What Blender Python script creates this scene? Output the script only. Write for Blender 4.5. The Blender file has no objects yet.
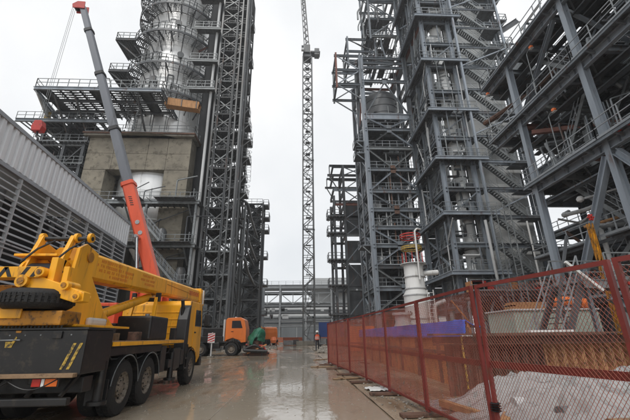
import bpy, bmesh, math, random
from mathutils import Vector, Matrix, noise

S = bpy.context.scene
COL = S.collection
V = Vector
rnd = random.Random(7)

# ------------------------------------------------------------------ camera
cam_d = bpy.data.cameras.new('camera')
cam = bpy.data.objects.new('camera', cam_d)
COL.objects.link(cam)
cam_d.sensor_width = 36.0
cam_d.lens = 20.0
cam_d.clip_start = 0.05
cam_d.clip_end = 2000
cam.matrix_world = Matrix(((0.99875291, -0.00455415, -0.04971805, 0.0),
                           (-0.04830865, -0.33958268, -0.93933481, 0.0),
                           (-0.01260551, 0.94056518, -0.33937919, 1.5),
                           (0, 0, 0, 1)))
S.camera = cam

# ------------------------------------------------------------------ sky, sun, exposure
SUN_EL, SUN_AZ = math.radians(52), math.radians(200)
W = bpy.data.worlds.new('World')
S.world = W
W.use_nodes = True
nt = W.node_tree
nt.nodes.clear()
out = nt.nodes.new('ShaderNodeOutputWorld')
sky = nt.nodes.new('ShaderNodeTexSky')
sky.sky_type = 'NISHITA'
sky.sun_disc = False
sky.sun_elevation = SUN_EL
sky.sun_rotation = SUN_AZ
b1 = nt.nodes.new('ShaderNodeBackground')
b1.inputs[1].default_value = 0.1
nt.links.new(sky.outputs[0], b1.inputs[0])
tc = nt.nodes.new('ShaderNodeTexCoord')
ns = nt.nodes.new('ShaderNodeTexNoise')
ns.inputs['Scale'].default_value = 2.2
ns.inputs['Detail'].default_value = 4
nt.links.new(tc.outputs['Generated'], ns.inputs['Vector'])
cr = nt.nodes.new('ShaderNodeValToRGB')
cr.color_ramp.elements[0].position = 0.3
cr.color_ramp.elements[0].color = (0.72, 0.745, 0.77, 1)
cr.color_ramp.elements[1].position = 0.7
cr.color_ramp.elements[1].color = (0.98, 0.98, 0.975, 1)
nt.links.new(ns.outputs[0], cr.inputs[0])
b2 = nt.nodes.new('ShaderNodeBackground')
b2.inputs[1].default_value = 0.97
nt.links.new(cr.outputs[0], b2.inputs[0])
mx = nt.nodes.new('ShaderNodeMixShader')
mx.inputs[0].default_value = 0.93
nt.links.new(b1.outputs[0], mx.inputs[1])
nt.links.new(b2.outputs[0], mx.inputs[2])
nt.links.new(mx.outputs[0], out.inputs[0])

sd = bpy.data.lights.new('sun', 'SUN')
sd.energy = 1.2
sd.angle = math.radians(25)
sd.color = (1.0, 0.97, 0.93)
so = bpy.data.objects.new('sun', sd)
COL.objects.link(so)
# sun behind the camera's right shoulder, high, diffused by cloud
sdir = V((math.sin(SUN_AZ) * math.cos(SUN_EL), math.cos(SUN_AZ) * math.cos(SUN_EL), math.sin(SUN_EL)))
so.rotation_euler = sdir.to_track_quat('Z', 'Y').to_euler()
so.location = sdir * 100

S.view_settings.view_transform = 'Standard'
S.view_settings.look = 'None'
S.view_settings.exposure = 0.34
S.view_settings.gamma = 1.0

# ------------------------------------------------------------------ materials
MATS = {}


def M(name, base, rough=0.6, metal=0.0, var=0.25, scale=1.5, dirt=None, dirt_amt=0.0, streak=False, bump=0.0,
      bscale=20.0, alpha=None, rvar=0.15):
    if name in MATS:
        return MATS[name]
    m = bpy.data.materials.new(name)
    m.use_nodes = True
    n, l = m.node_tree.nodes, m.node_tree.links
    p = n['Principled BSDF']
    p.inputs['Metallic'].default_value = metal
    g = n.new('ShaderNodeNewGeometry')
    mp = n.new('ShaderNodeMapping')
    mp.inputs['Scale'].default_value = (scale, scale, scale * (0.12 if streak else 1.0))
    l.new(g.outputs['Position'], mp.inputs[0])
    t = n.new('ShaderNodeTexNoise')
    t.inputs['Scale'].default_value = 1.0
    t.inputs['Detail'].default_value = 6
    t.inputs['Roughness'].default_value = 0.65
    l.new(mp.outputs[0], t.inputs['Vector'])
    r = n.new('ShaderNodeValToRGB')
    r.color_ramp.elements[0].position = 0.3
    r.color_ramp.elements[1].position = 0.7
    r.color_ramp.elements[0].color = tuple(c * (1 - var) for c in base) + (1,)
    r.color_ramp.elements[1].color = tuple(min(1, c * (1 + var)) for c in base) + (1,)
    l.new(t.outputs[0], r.inputs[0])
    col = r.outputs[0]
    if dirt:
        t2 = n.new('ShaderNodeTexNoise')
        t2.inputs['Scale'].default_value = 2.7
        t2.inputs['Detail'].default_value = 8
        t2.inputs['Roughness'].default_value = 0.7
        l.new(mp.outputs[0], t2.inputs['Vector'])
        r2 = n.new('ShaderNodeValToRGB')
        c0 = 0.62 - 0.28 * dirt_amt
        r2.color_ramp.elements[0].position = c0
        r2.color_ramp.elements[1].position = c0 + 0.12
        r2.color_ramp.elements[0].color = (0, 0, 0, 1)
        r2.color_ramp.elements[1].color = (1, 1, 1, 1)
        l.new(t2.outputs[0], r2.inputs[0])
        mm = n.new('ShaderNodeMix')
        mm.data_type = 'RGBA'
        l.new(r2.outputs[0], mm.inputs[0])
        l.new(col, mm.inputs[6])
        mm.inputs[7].default_value = tuple(dirt) + (1,)
        col = mm.outputs[2]
    l.new(col, p.inputs['Base Color'])
    mr = n.new('ShaderNodeMapRange')
    mr.inputs[3].default_value = max(0.03, rough - rvar)
    mr.inputs[4].default_value = min(1, rough + rvar)
    l.new(t.outputs[0], mr.inputs[0])
    l.new(mr.outputs[0], p.inputs['Roughness'])
    if bump:
        t3 = n.new('ShaderNodeTexNoise')
        t3.inputs['Scale'].default_value = bscale
        t3.inputs['Detail'].default_value = 5
        l.new(g.outputs['Position'], t3.inputs['Vector'])
        b = n.new('ShaderNodeBump')
        b.inputs['Strength'].default_value = bump
        b.inputs['Distance'].default_value = 0.03
        l.new(t3.outputs[0], b.inputs['Height'])
        l.new(b.outputs[0], p.inputs['Normal'])
    if alpha is not None:
        p.inputs['Alpha'].default_value = alpha
    MATS[name] = m
    return m


RUST = (0.11, 0.045, 0.022)
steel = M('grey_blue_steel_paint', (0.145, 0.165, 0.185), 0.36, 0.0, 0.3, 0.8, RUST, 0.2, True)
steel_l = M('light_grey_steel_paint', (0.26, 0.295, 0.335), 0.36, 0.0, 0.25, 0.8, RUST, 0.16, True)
steel_d = M('dark_steel', (0.055, 0.06, 0.066), 0.42, 0.0, 0.35, 0.9, RUST, 0.2, True)
galv = M('galvanised_steel', (0.20, 0.215, 0.22), 0.45, 0.3, 0.3, 1.5, (0.09, 0.08, 0.07), 0.25)
grate = M('deck_grating', (0.105, 0.112, 0.12), 0.5, 0.1, 0.35, 1.2, (0.05, 0.045, 0.04), 0.4)
lattice_m = M('weathered_lattice_steel', (0.10, 0.105, 0.108), 0.38, 0.1, 0.35, 0.6, (0.06, 0.05, 0.042), 0.3, True)
rail_m = M('handrail_paint', (0.26, 0.28, 0.295), 0.5, 0.1, 0.2, 1.0)
clad_m = M('aluminium_jacket', (0.74, 0.745, 0.74), 0.34, 0.45, 0.12, 0.7, (0.38, 0.37, 0.35), 0.05, True, 0.12, 3.0)
conc = M('board_marked_concrete', (0.225, 0.202, 0.158), 0.85, 0.0, 0.28, 0.5, (0.12, 0.105, 0.08), 0.36, False, 0.35, 6.0)
conc_d = M('stained_concrete', (0.2, 0.185, 0.155), 0.85, 0.0, 0.3, 0.5, (0.1, 0.085, 0.07), 0.3, True, 0.35, 6.0)
corr_m = M('pale_corrugated_sheet', (0.74, 0.765, 0.79), 0.38, 0.15, 0.1, 0.5, (0.36, 0.36, 0.35), 0.12, True)
trim_m = M('grey_flashing', (0.34, 0.36, 0.385), 0.38, 0.35, 0.12, 0.6)
louv_m = M('louvre_blade_paint', (0.44, 0.455, 0.47), 0.45, 0.2, 0.15, 1.0, (0.13, 0.12, 0.11), 0.1)
shade_in = M('interior_shade', (0.02, 0.021, 0.023), 0.8, 0.0, 0.4, 0.7)  # near-black: shade of unlit interiors put into the colour
yel = M('crane_yellow_paint', (0.86, 0.40, 0.012), 0.36, 0.0, 0.16, 1.8, (0.22, 0.10, 0.02), 0.22, True)
yel_in = M('dark_aged_yellow', (0.42, 0.18, 0.015), 0.55, 0.0, 0.25, 2.5, (0.06, 0.04, 0.025), 0.4)
ored = M('crane_red_paint', (0.70, 0.10, 0.04), 0.4, 0.0, 0.12, 1.0, (0.35, 0.06, 0.035), 0.1, True)
red = M('red_paint', (0.42, 0.03, 0.022), 0.5, 0.0, 0.2, 1.5, (0.15, 0.03, 0.02), 0.2)
boomg = M('boom_grey_paint', (0.135, 0.145, 0.165), 0.38, 0.1, 0.15, 0.6, (0.08, 0.08, 0.085), 0.15, True)
orange = M('cab_orange_paint', (0.68, 0.17, 0.028), 0.4, 0.0, 0.12, 1.2, (0.3, 0.1, 0.03), 0.15, True)
blk = M('black_chassis_paint', (0.010, 0.010, 0.0105), 0.42, 0.0, 0.4, 2.0, (0.04, 0.032, 0.024), 0.3, False)
rub = M('tyre_rubber', (0.012, 0.012, 0.0125), 0.75, 0.0, 0.3, 4.0, (0.045, 0.036, 0.027), 0.25, False, 0.4, 40)
rim_m = M('muddy_wheel_rim', (0.22, 0.19, 0.155), 0.6, 0.2, 0.3, 6.0, (0.09, 0.07, 0.05), 0.45)
chrome = M('bright_metal', (0.6, 0.6, 0.6), 0.25, 1.0, 0.1, 2.0)
white = M('white_paint', (0.66, 0.66, 0.64), 0.5, 0.0, 0.08, 1.0, (0.38, 0.35, 0.31), 0.15, True)
wht2 = M('grey_white_paint', (0.50, 0.51, 0.51), 0.55, 0.0, 0.18, 1.0, (0.22, 0.2, 0.18), 0.25, True)
glass = M('dark_window_glass', (0.03, 0.035, 0.04), 0.08, 0.0, 0.2, 1.0, rvar=0.03)
fence_m = M('fence_red_oxide', (0.185, 0.03, 0.025), 0.5, 0.0, 0.25, 2.5, (0.12, 0.045, 0.03), 0.25, False)
mesh_m = M('rusty_expanded_mesh', (0.26, 0.072, 0.045), 0.6, 0.1, 0.3, 2.0, (0.13, 0.07, 0.05), 0.3)
rustp = M('rusty_plate', (0.50, 0.22, 0.085), 0.72, 0.0, 0.3, 1.6, (0.2, 0.085, 0.045), 0.35, False, 0.3, 12)
rustm = M('mid_rust_plate', (0.40, 0.21, 0.095), 0.75, 0.0, 0.4, 2.5, (0.12, 0.06, 0.035), 0.4, False, 0.3, 14)
rustd = M('dark_rusty_steel', (0.13, 0.07, 0.048), 0.75, 0.1, 0.35, 2.0, (0.04, 0.026, 0.02), 0.35, False, 0.3, 14)
logm = M('raw_timber', (0.40, 0.21, 0.09), 0.8, 0.0, 0.3, 5.0, (0.2, 0.09, 0.04), 0.3, True, 0.3, 18)
plankm = M('weathered_plank', (0.27, 0.175, 0.10), 0.8, 0.0, 0.3, 3.0, (0.12, 0.075, 0.045), 0.3)
bluet = M('blue_tarpaulin', (0.02, 0.16, 0.80), 0.4, 0.0, 0.2, 1.4, None, 0, False, 0.5, 5)
greent = M('green_tarpaulin', (0.010, 0.11, 0.06), 0.45, 0.0, 0.3, 1.4, None, 0, False, 0.6, 4)
lgreen = M('pale_green_sheet', (0.36, 0.42, 0.37), 0.55, 0.0, 0.12, 0.8, (0.24, 0.23, 0.2), 0.2, True)
blue_c = M('blue_container_paint', (0.02, 0.065, 0.26), 0.5, 0.0, 0.15, 0.5, (0.05, 0.05, 0.12), 0.2, True)
orust = M('orange_brown_paint', (0.33, 0.085, 0.035), 0.6, 0.0, 0.25, 0.5, (0.14, 0.05, 0.03), 0.25, True)
cladp = M('pale_wall_cladding', (0.66, 0.67, 0.66), 0.5, 0.0, 0.12, 0.5, (0.42, 0.41, 0.39), 0.2, True)
farg = M('pale_grey_steel', (0.25, 0.265, 0.275), 0.6, 0.0, 0.2, 0.4, None)
farw = M('far_hall_cladding', (0.50, 0.515, 0.52), 0.6, 0.0, 0.08, 0.2, None, 0, True)
fard = M('slate_hall_cladding', (0.13, 0.145, 0.155), 0.6, 0.0, 0.15, 0.3, None, 0, True)
lamp_o = M('orange_plastic', (0.8, 0.19, 0.05), 0.4, 0.0, 0.08)
black = M('black_plastic', (0.012, 0.012, 0.013), 0.45, 0.0, 0.2)
stripe_y = M('hazard_yellow', (0.50, 0.33, 0.05), 0.5, 0.0, 0.25, 6.0, (0.05, 0.04, 0.025), 0.55)
redlens = M('red_lens', (0.42, 0.02, 0.012), 0.2, 0.0, 0.1)
orlens = M('orange_lens', (0.6, 0.12, 0.01), 0.2, 0.0, 0.1)
rubble_m = M('broken_concrete', (0.27, 0.245, 0.21), 0.85, 0.0, 0.3, 3.0, (0.14, 0.115, 0.09), 0.3, False, 0.4, 20)
skin = M('face_skin', (0.42, 0.24, 0.17), 0.6)
cloth_d = M('dark_work_clothes', (0.022, 0.022, 0.028), 0.9, 0, 0.3, 8)
cloth_o = M('orange_red_vest', (0.52, 0.075, 0.03), 0.8, 0, 0.2, 8)
reflect = M('reflective_tape', (0.6, 0.6, 0.58), 0.4)


# wet ground: damp concrete / mud with standing water
def wet_material(name, ca, cb, pud_lo, pud_hi, sx=0.5, sy=0.11):
    m = bpy.data.materials.new(name)
    m.use_nodes = True
    n, l = m.node_tree.nodes, m.node_tree.links
    p = n['Principled BSDF']
    p.inputs['Specular IOR Level'].default_value = 0.75
    g = n.new('ShaderNodeNewGeometry')

    def noise_n(scale, det, rough=0.6, sc=(1, 1, 1)):
        mp = n.new('ShaderNodeMapping')
        mp.inputs['Scale'].default_value = sc
        l.new(g.outputs['Position'], mp.inputs[0])
        t = n.new('ShaderNodeTexNoise')
        t.inputs['Scale'].default_value = scale
        t.inputs['Detail'].default_value = det
        t.inputs['Roughness'].default_value = rough
        l.new(mp.outputs[0], t.inputs['Vector'])
        return t.outputs[0]

    def ramp(src, a, b, c0=(0, 0, 0, 1), c1=(1, 1, 1, 1)):
        r = n.new('ShaderNodeValToRGB')
        r.color_ramp.elements[0].position = a
        r.color_ramp.elements[1].position = b
        r.color_ramp.elements[0].color = c0
        r.color_ramp.elements[1].color = c1
        l.new(src, r.inputs[0])
        return r.outputs[0]

    big = noise_n(1.0, 5, 0.55, (sx, sy, 1))
    mid = noise_n(1.3, 9, 0.72, (1, 0.45, 1))
    fine = noise_n(26, 6, 0.7)
    track = noise_n(1.0, 7, 0.68, (3.4, 0.16, 1))
    warp = noise_n(5.5, 3, 0.5, (1, 0.6, 1))
    mixp = n.new('ShaderNodeMath')
    mixp.operation = 'MULTIPLY_ADD'
    l.new(mid, mixp.inputs[0])
    mixp.inputs[1].default_value = 0.6
    l.new(big, mixp.inputs[2])
    sx_ = n.new('ShaderNodeSeparateXYZ')
    l.new(g.outputs['Position'], sx_.inputs[0])
    ax_ = n.new('ShaderNodeMath')
    ax_.operation = 'ADD'
    ax_.inputs[1].default_value = 0.7
    l.new(sx_.outputs[0], ax_.inputs[0])
    ab_ = n.new('ShaderNodeMath')
    ab_.operation = 'ABSOLUTE'
    l.new(ax_.outputs[0], ab_.inputs[0])
    lane = n.new('ShaderNodeMapRange')      # water collects along the worn middle lane
    lane.inputs[1].default_value = 0.6
    lane.inputs[2].default_value = 3.6
    lane.inputs[3].default_value = 0.08
    lane.inputs[4].default_value = -0.06
    l.new(ab_.outputs[0], lane.inputs[0])
    addl = n.new('ShaderNodeMath')
    addl.operation = 'ADD'
    l.new(mixp.outputs[0], addl.inputs[0])
    l.new(lane.outputs[0], addl.inputs[1])
    water = ramp(addl.outputs[0], pud_lo, pud_hi)
    mudz = ramp(addl.outputs[0], 0.66, 0.86, (0.58, 0.45, 0.32, 1), (1, 1, 1, 1))
    colr = ramp(mid, 0.3, 0.72, ca + (1,), cb + (1,))
    mulf = n.new('ShaderNodeMix')
    mulf.data_type = 'RGBA'
    mulf.blend_type = 'MULTIPLY'
    mulf.inputs[0].default_value = 0.55
    trk = n.new('ShaderNodeMix')
    trk.data_type = 'RGBA'
    trk.blend_type = 'MULTIPLY'
    trk.inputs[0].default_value = 0.8
    l.new(colr, trk.inputs[6])
    l.new(ramp(track, 0.36, 0.60, (0.55, 0.52, 0.48, 1), (1.12, 1.1, 1.08, 1)), trk.inputs[7])
    mz = n.new('ShaderNodeMix')
    mz.data_type = 'RGBA'
    mz.blend_type = 'MULTIPLY'
    mz.inputs[0].default_value = 1.0
    l.new(trk.outputs[2], mz.inputs[6])
    l.new(mudz, mz.inputs[7])
    l.new(mz.outputs[2], mulf.inputs[6])
    l.new(ramp(fine, 0.25, 0.7, (0.45, 0.45, 0.45, 1), (1.25, 1.22, 1.18, 1)), mulf.inputs[7])
    # standing water hides part of the ground colour behind a thin brown layer
    wc = n.new('ShaderNodeMix')
    wc.data_type = 'RGBA'
    l.new(water, wc.inputs[0])
    l.new(mulf.outputs[2], wc.inputs[6])
    wc.inputs[7].default_value = (0.33, 0.28, 0.215, 1)
    l.new(wc.outputs[2], p.inputs['Base Color'])
    rr = n.new('ShaderNodeMapRange')
    rr.inputs[3].default_value = 0.34
    rr.inputs[4].default_value = 0.035
    l.new(water, rr.inputs[0])
    l.new(rr.outputs[0], p.inputs['Roughness'])
    hb = n.new('ShaderNodeMath')
    hb.operation = 'MULTIPLY_ADD'
    l.new(fine, hb.inputs[0])
    hb.inputs[1].default_value = 0.35
    l.new(mid, hb.inputs[2])
    inv = n.new('ShaderNodeMapRange')
    inv.inputs[3].default_value = 0.75
    inv.inputs[4].default_value = 0.02
    l.new(water, inv.inputs[0])
    b = n.new('ShaderNodeBump')
    b.inputs['Distance'].default_value = 0.035
    l.new(inv.outputs[0], b.inputs['Strength'])
    l.new(hb.outputs[0], b.inputs['Height'])
    b2 = n.new('ShaderNodeBump')
    b2.inputs['Distance'].default_value = 0.03
    b2.inputs['Strength'].default_value = 0.10
    l.new(warp, b2.inputs['Height'])
    l.new(b.outputs[0], b2.inputs['Normal'])
    l.new(b2.outputs[0], p.inputs['Normal'])
    MATS[name] = m
    return m


slab_m = wet_material('wet_concrete_slab', (0.235, 0.19, 0.14), (0.56, 0.475, 0.375), 0.66, 0.82)
mud_m = wet_material('wet_mud_and_gravel', (0.22, 0.175, 0.125), (0.44, 0.365, 0.275), 0.80, 0.94, 0.35, 0.2)
sand_m = wet_material('damp_sandy_verge', (0.25, 0.195, 0.135), (0.44, 0.36, 0.265), 0.88, 1.0, 0.7, 0.3)

# ------------------------------------------------------------------ geometry helpers
OFF = {}


def off(parent):
    return OFF.get(parent.name, V((0, 0, 0))) if parent else V((0, 0, 0))


class MB:
    def __init__(s):
        s.v, s.f = [], []

    def add(s, vs, fs):
        b = len(s.v)
        s.v += [tuple(v) for v in vs]
        s.f += [tuple(i + b for i in f) for f in fs]
        return s

    def box(s, x0, x1, y0, y1, z0, z1):
        return s.add([(x0, y0, z0), (x1, y0, z0), (x1, y1, z0), (x0, y1, z0), (x0, y0, z1), (x1, y0, z1), (x1, y1, z1), (x0, y1, z1)],
                     [(3, 2, 1, 0), (4, 5, 6, 7), (0, 1, 5, 4), (1, 2, 6, 5), (2, 3, 7, 6), (3, 0, 4, 7)])

    def bar(s, p0, p1, w, h=None, up=(0, 0, 1)):
        p0, p1 = V(p0), V(p1)
        h = h or w
        z = (p1 - p0).normalized()
        u = V(up)
        if abs(u.dot(z)) > 0.97:
            u = V((0, 1, 0)) if abs(z.y) < 0.9 else V((1, 0, 0))
        x = u.cross(z).normalized() * (w / 2)
        y = z.cross(x).normalized() * (h / 2)
        q = [p + a for p in (p0, p1) for a in (-x - y, x - y, x + y, -x + y)]
        return s.add(q, [(3, 2, 1, 0), (4, 5, 6, 7), (0, 1, 5, 4), (1, 2, 6, 5), (2, 3, 7, 6), (3, 0, 4, 7)])

    def tube(s, p0, p1, r0, r1=None, n=12, cap=True):
        p0, p1 = V(p0), V(p1)
        r1 = r0 if r1 is None else r1
        z = (p1 - p0).normalized()
        u = V((0, 0, 1)) if abs(z.z) < 0.9 else V((0, 1, 0))
        x = u.cross(z).normalized()
        y = z.cross(x)
        vs = []
        for p, r in ((p0, r0), (p1, r1)):
            for i in range(n):
                a = 2 * math.pi * i / n
                vs.append(p + (x * math.cos(a) + y * math.sin(a)) * r)
        fs = [(i, (i + 1) % n, n + (i + 1) % n, n + i) for i in range(n)]
        if cap:
            fs += [tuple(range(n - 1, -1, -1)), tuple(range(n, 2 * n))]
        return s.add(vs, fs)

    def path(s, pts, r, n=8, cap=True):
        pts = [V(p) for p in pts]
        vs, fs = [], []
        x = None
        for k, p in enumerate(pts):
            a = (pts[k] - pts[k - 1]).normalized() if k else (pts[1] - pts[0]).normalized()
            b = (pts[k + 1] - pts[k]).normalized() if k < len(pts) - 1 else a
            t = (a + b)
            t = t.normalized() if t.length > 1e-6 else a
            if x is None:
                u = V((0, 0, 1)) if abs(t.z) < 0.9 else V((0, 1, 0))
                x = u.cross(t).normalized()
            x = (x - t * x.dot(t)).normalized()
            y = t.cross(x)
            sc = 1 / max(0.5, math.cos(a.angle(b) / 2)) if a.angle(b) > 0.01 else 1
            for i in range(n):
                an = 2 * math.pi * i / n
                vs.append(p + (x * math.cos(an) + y * math.sin(an)) * r * min(sc, 1.3))
        for k in range(len(pts) - 1):
            for i in range(n):
                j = (i + 1) % n
                fs.append((k * n + i, k * n + j, (k + 1) * n + j, (k + 1) * n + i))
        if cap:
            e = (len(pts) - 1) * n
            fs += [tuple(range(n - 1, -1, -1)), tuple(range(e, e + n))]
        return s.add(vs, fs)

    def prism(s, poly, a, b, axis='x'):
        n = len(poly)
        vs = []
        for t in (a, b):
            for (p, q) in poly:
                vs.append({'x': (t, p, q), 'y': (p, t, q), 'z': (p, q, t)}[axis])
        fs = [(i, (i + 1) % n, n + (i + 1) % n, n + i) for i in range(n)]
        fs += [tuple(range(n - 1, -1, -1)), tuple(range(n, 2 * n))]
        return s.add(vs, fs)

    def lathe(s, prof, c=(0, 0, 0), n=32, axis='z', a0=0.0, a1=2 * math.pi):
        full = abs(a1 - a0 - 2 * math.pi) < 1e-6
        m = n if full else n + 1
        vs, fs = [], []
        for r, h in prof:
            for i in range(m):
                a = a0 + (a1 - a0) * i / n
                u, w = r * math.cos(a), r * math.sin(a)
                vs.append({'z': (c[0] + u, c[1] + w, c[2] + h), 'x': (c[0] + h, c[1] + u, c[2] + w), 'y': (c[0] + w, c[1] + h, c[2] + u)}[axis])
        for k in range(len(prof) - 1):
            for i in range(n):
                j = (i + 1) % m
                fs.append((k * m + i, k * m + j, (k + 1) * m + j, (k + 1) * m + i))
        return s.add(vs, fs)

    def build(s, name, mat, parent=None, smooth=False, bevel=0.0, angle=40, fix=True):
        o_ = off(parent)
        me = bpy.data.meshes.new(name)
        me.from_pydata([(a - o_.x, b - o_.y, c - o_.z) for a, b, c in s.v], [], s.f)
        if fix or bevel:
            bm = bmesh.new()
            bm.from_mesh(me)
            bmesh.ops.recalc_face_normals(bm, faces=bm.faces)
            if bevel:
                es = [e for e in bm.edges if len(e.link_faces) == 2 and e.calc_face_angle(0) > 0.6]
                bmesh.ops.bevel(bm, geom=es, offset=bevel, segments=2, affect='EDGES', profile=0.6, clamp_overlap=True)
            bm.to_mesh(me)
            bm.free()
        if smooth:
            me.shade_smooth()
            me.set_sharp_from_angle(angle=math.radians(angle))
        me.materials.append(mat)
        ob = bpy.data.objects.new(name, me)
        COL.objects.link(ob)
        if parent:
            ob.parent = parent
            OFF[ob.name] = OFF.get(parent.name, V((0, 0, 0)))
        return ob


def thing(name, label, cat, loc=(0, 0, 0), rz=0.0, group=None, local=False):
    o = bpy.data.objects.new(name, None)
    COL.objects.link(o)
    o.empty_display_size = 0.2
    o.location = loc
    o.rotation_euler = (0, 0, rz)
    o['label'] = label
    o['category'] = cat
    if group:
        o['group'] = group
    OFF[o.name] = V((0, 0, 0)) if local else V(loc)
    return o


def tag(o, label=None, cat=None, group=None, kind=None):
    for k, v in (('label', label), ('category', cat), ('group', group), ('kind', kind)):
        if v:
            o[k] = v
    return o


def copy_tree(o, parent=None):
    c = o.copy()
    COL.objects.link(c)
    if parent:
        c.parent = parent
    for ch in list(o.children):
        copy_tree(ch, c)
    return c


# shared unit bars (length 1 along z) used for every rolled section
UNIT = {}


def unit(prof, mat):
    k = (prof, mat.name)
    if k in UNIT:
        return UNIT[k]
    if prof == 'H':
        a, t = 0.5, 0.09
        w = 0.05
        pl = [(-a, -a), (a, -a), (a, -a + t), (w, -a + t), (w, a - t), (a, a - t), (a, a), (-a, a), (-a, a - t), (-w, a - t), (-w, -a + t), (-a, -a + t)]
    elif prof == 'L':
        t = 0.18
        pl = [(-.5, -.5), (.5, -.5), (.5, -.5 + t), (-.5 + t, -.5 + t), (-.5 + t, .5), (-.5, .5)]
    elif prof == 'U':
        t = 0.14
        pl = [(-.5, -.5), (.5, -.5), (.5, -.5 + t), (-.5 + t, -.5 + t), (-.5 + t, .5 - t), (.5, .5 - t), (.5, .5), (-.5, .5)]
    elif prof == 'O':
        pl = [(.5 * math.cos(2 * math.pi * i / 8), .5 * math.sin(2 * math.pi * i / 8)) for i in range(8)]
    else:
        pl = [(-.5, -.5), (.5, -.5), (.5, .5), (-.5, .5)]
    mb = MB()
    mb.prism(pl, 0, 1, 'z')
    me = bpy.data.meshes.new('section')
    me.from_pydata(mb.v, [], mb.f)
    bm = bmesh.new()
    bm.from_mesh(me)
    bmesh.ops.recalc_face_normals(bm, faces=bm.faces)
    bm.to_mesh(me)
    bm.free()
    if prof == 'O':
        me.shade_smooth()
        me.set_sharp_from_angle(angle=math.radians(50))
    me.materials.append(mat)
    UNIT[k] = me
    return me


COUNT = {}
vrng = random.Random(77)
VARY = {'beam', 'brace', 'joist', 'cross_beam', 'stringer', 'lacing', 'bracket', 'stair_beam', 'post', 'side_bracket', 'knee_brace'}
primer = M('red_primer_steel', (0.16, 0.06, 0.042), 0.65, 0, 0.3, 1.0)


def B(parent, name, p0, p1, w, h=None, mat=None, prof='H', up=(0, 0, 1)):
    """one steel member = one object that shares its section mesh"""
    o_ = off(parent)
    p0, p1 = V(p0) - o_, V(p1) - o_
    h = h or w
    d = p1 - p0
    z = d.normalized()
    u = V(up)
    if abs(u.dot(z)) > 0.97:
        u = V((0, 1, 0)) if abs(z.y) < 0.9 else V((1, 0, 0))
    x = u.cross(z).normalized()
    y = z.cross(x).normalized()
    if name in VARY:
        q_ = vrng.random()
        if mat in (steel, steel_l, steel_d):
            mat = mat if q_ < .66 else steel if q_ < .76 else galv if q_ < .84 else steel_l if q_ < .91 else steel_d if q_ < .96 else primer
        elif mat is lattice_m:
            mat = mat if q_ < .8 else steel_d if q_ < .9 else galv
    ob = bpy.data.objects.new(name, unit(prof, mat))
    COL.objects.link(ob)
    ob.parent = parent
    L = d.length
    ob.matrix_basis = Matrix(((x.x * w, y.x * h, z.x * L, p0.x), (x.y * w, y.y * h, z.y * L, p0.y), (x.z * w, y.z * h, z.z * L, p0.z), (0, 0, 0, 1)))
    k = (parent.name, name)
    COUNT[k] = COUNT.get(k, 0) + 1
    return ob


def rail_mb(mb, pts, h=1.1, step=1.5, t=0.045, toe=True):
    for a, b in zip(pts[:-1], pts[1:]):
        a, b = V(a), V(b)
        n = max(1, round((b - a).length / step))
        for i in range(n + 1):
            p = a.lerp(b, i / n)
            mb.bar(p, p + V((0, 0, h)), t)
        for f in (1.0, 0.55):
            mb.bar(a + V((0, 0, h * f)), b + V((0, 0, h * f)), t * 0.9)
        if toe:
            mb.bar(a + V((0, 0, 0.08)), b + V((0, 0, 0.08)), 0.015, 0.14)
    return mb


def handrail(parent, pts, mat=None, h=1.1, step=1.5, t=0.045, toe=True):
    return rail_mb(MB(), pts, h, step, t, toe).build('handrail', mat or rail_m, parent, fix=False)


def deck(parent, x0, x1, y0, y1, z, mat=None, pw=2.0, pl=1.6, miss=0.0, seed=1, joist=True, name='deck_floor', t=0.05):
    r = random.Random(seed)
    mb = MB()
    nx, ny = max(1, round((x1 - x0) / pw)), max(1, round((y1 - y0) / pl))
    dx, dy = (x1 - x0) / nx, (y1 - y0) / ny
    for i in range(nx):
        for j in range(ny):
            if r.random() < miss:
                continue
            mb.box(x0 + i * dx + .01, x0 + (i + 1) * dx - .01, y0 + j * dy + .01, y0 + (j + 1) * dy - .01, z - t + r.uniform(-.008, .008), z)
    if not joist and miss:
        for i in range(nx):
            x = x0 + (x1 - x0) * (i + .5) / nx
            mb.bar((x, y0, z - t - .03), (x, y1, z - t - .03), .05, .06)
        mb.bar((x0, (y0 + y1) / 2, z - t - .05), (x1, (y0 + y1) / 2, z - t - .05), .05, .06)
    if joist:
        mb.bar((x0, (y0 + y1) / 2, z - t - .12), (x1, (y0 + y1) / 2, z - t - .12), .06, .1)
        for i in range(nx * 2 + 1):
            x = x0 + (x1 - x0) * (i + .5) / (nx * 2 + 1)
            mb.bar((x, y0, z - t - .1), (x, y1, z - t - .1), .08, .18)
    return mb.build(name, mat or grate, parent, fix=False)


def stair(parent, p0, p1, w, mat=None, side=None):
    """a flight from p0 (low) to p1 (high); w is the width vector"""
    p0, p1, w = V(p0), V(p1), V(w)
    mb = MB()
    for q in (V((0, 0, 0)), w):
        mb.bar(p0 + q, p1 + q, .06, .26)
    n = max(3, round(abs(p1.z - p0.z) / .22))
    run = (p1 - p0)
    run.z = 0
    run = run.normalized() * .13
    for i in range(1, n):
        c = p0.lerp(p1, i / n)
        a, b = c + w * .04, c + w * .96
        mb.bar(a, b, .26, .035) if abs(w.x) > abs(w.y) else mb.bar(a, b, .26, .035)
    o = mb.build('stair_flight', mat or galv, parent, fix=False)
    rb = MB()
    for q in (V((0, 0, 0)), w):
        rail_mb(rb, [p0 + q, p1 + q], 1.05, 1.3, .045, False)
    rb.build('handrail', rail_m, o, fix=False)
    return o


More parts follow.
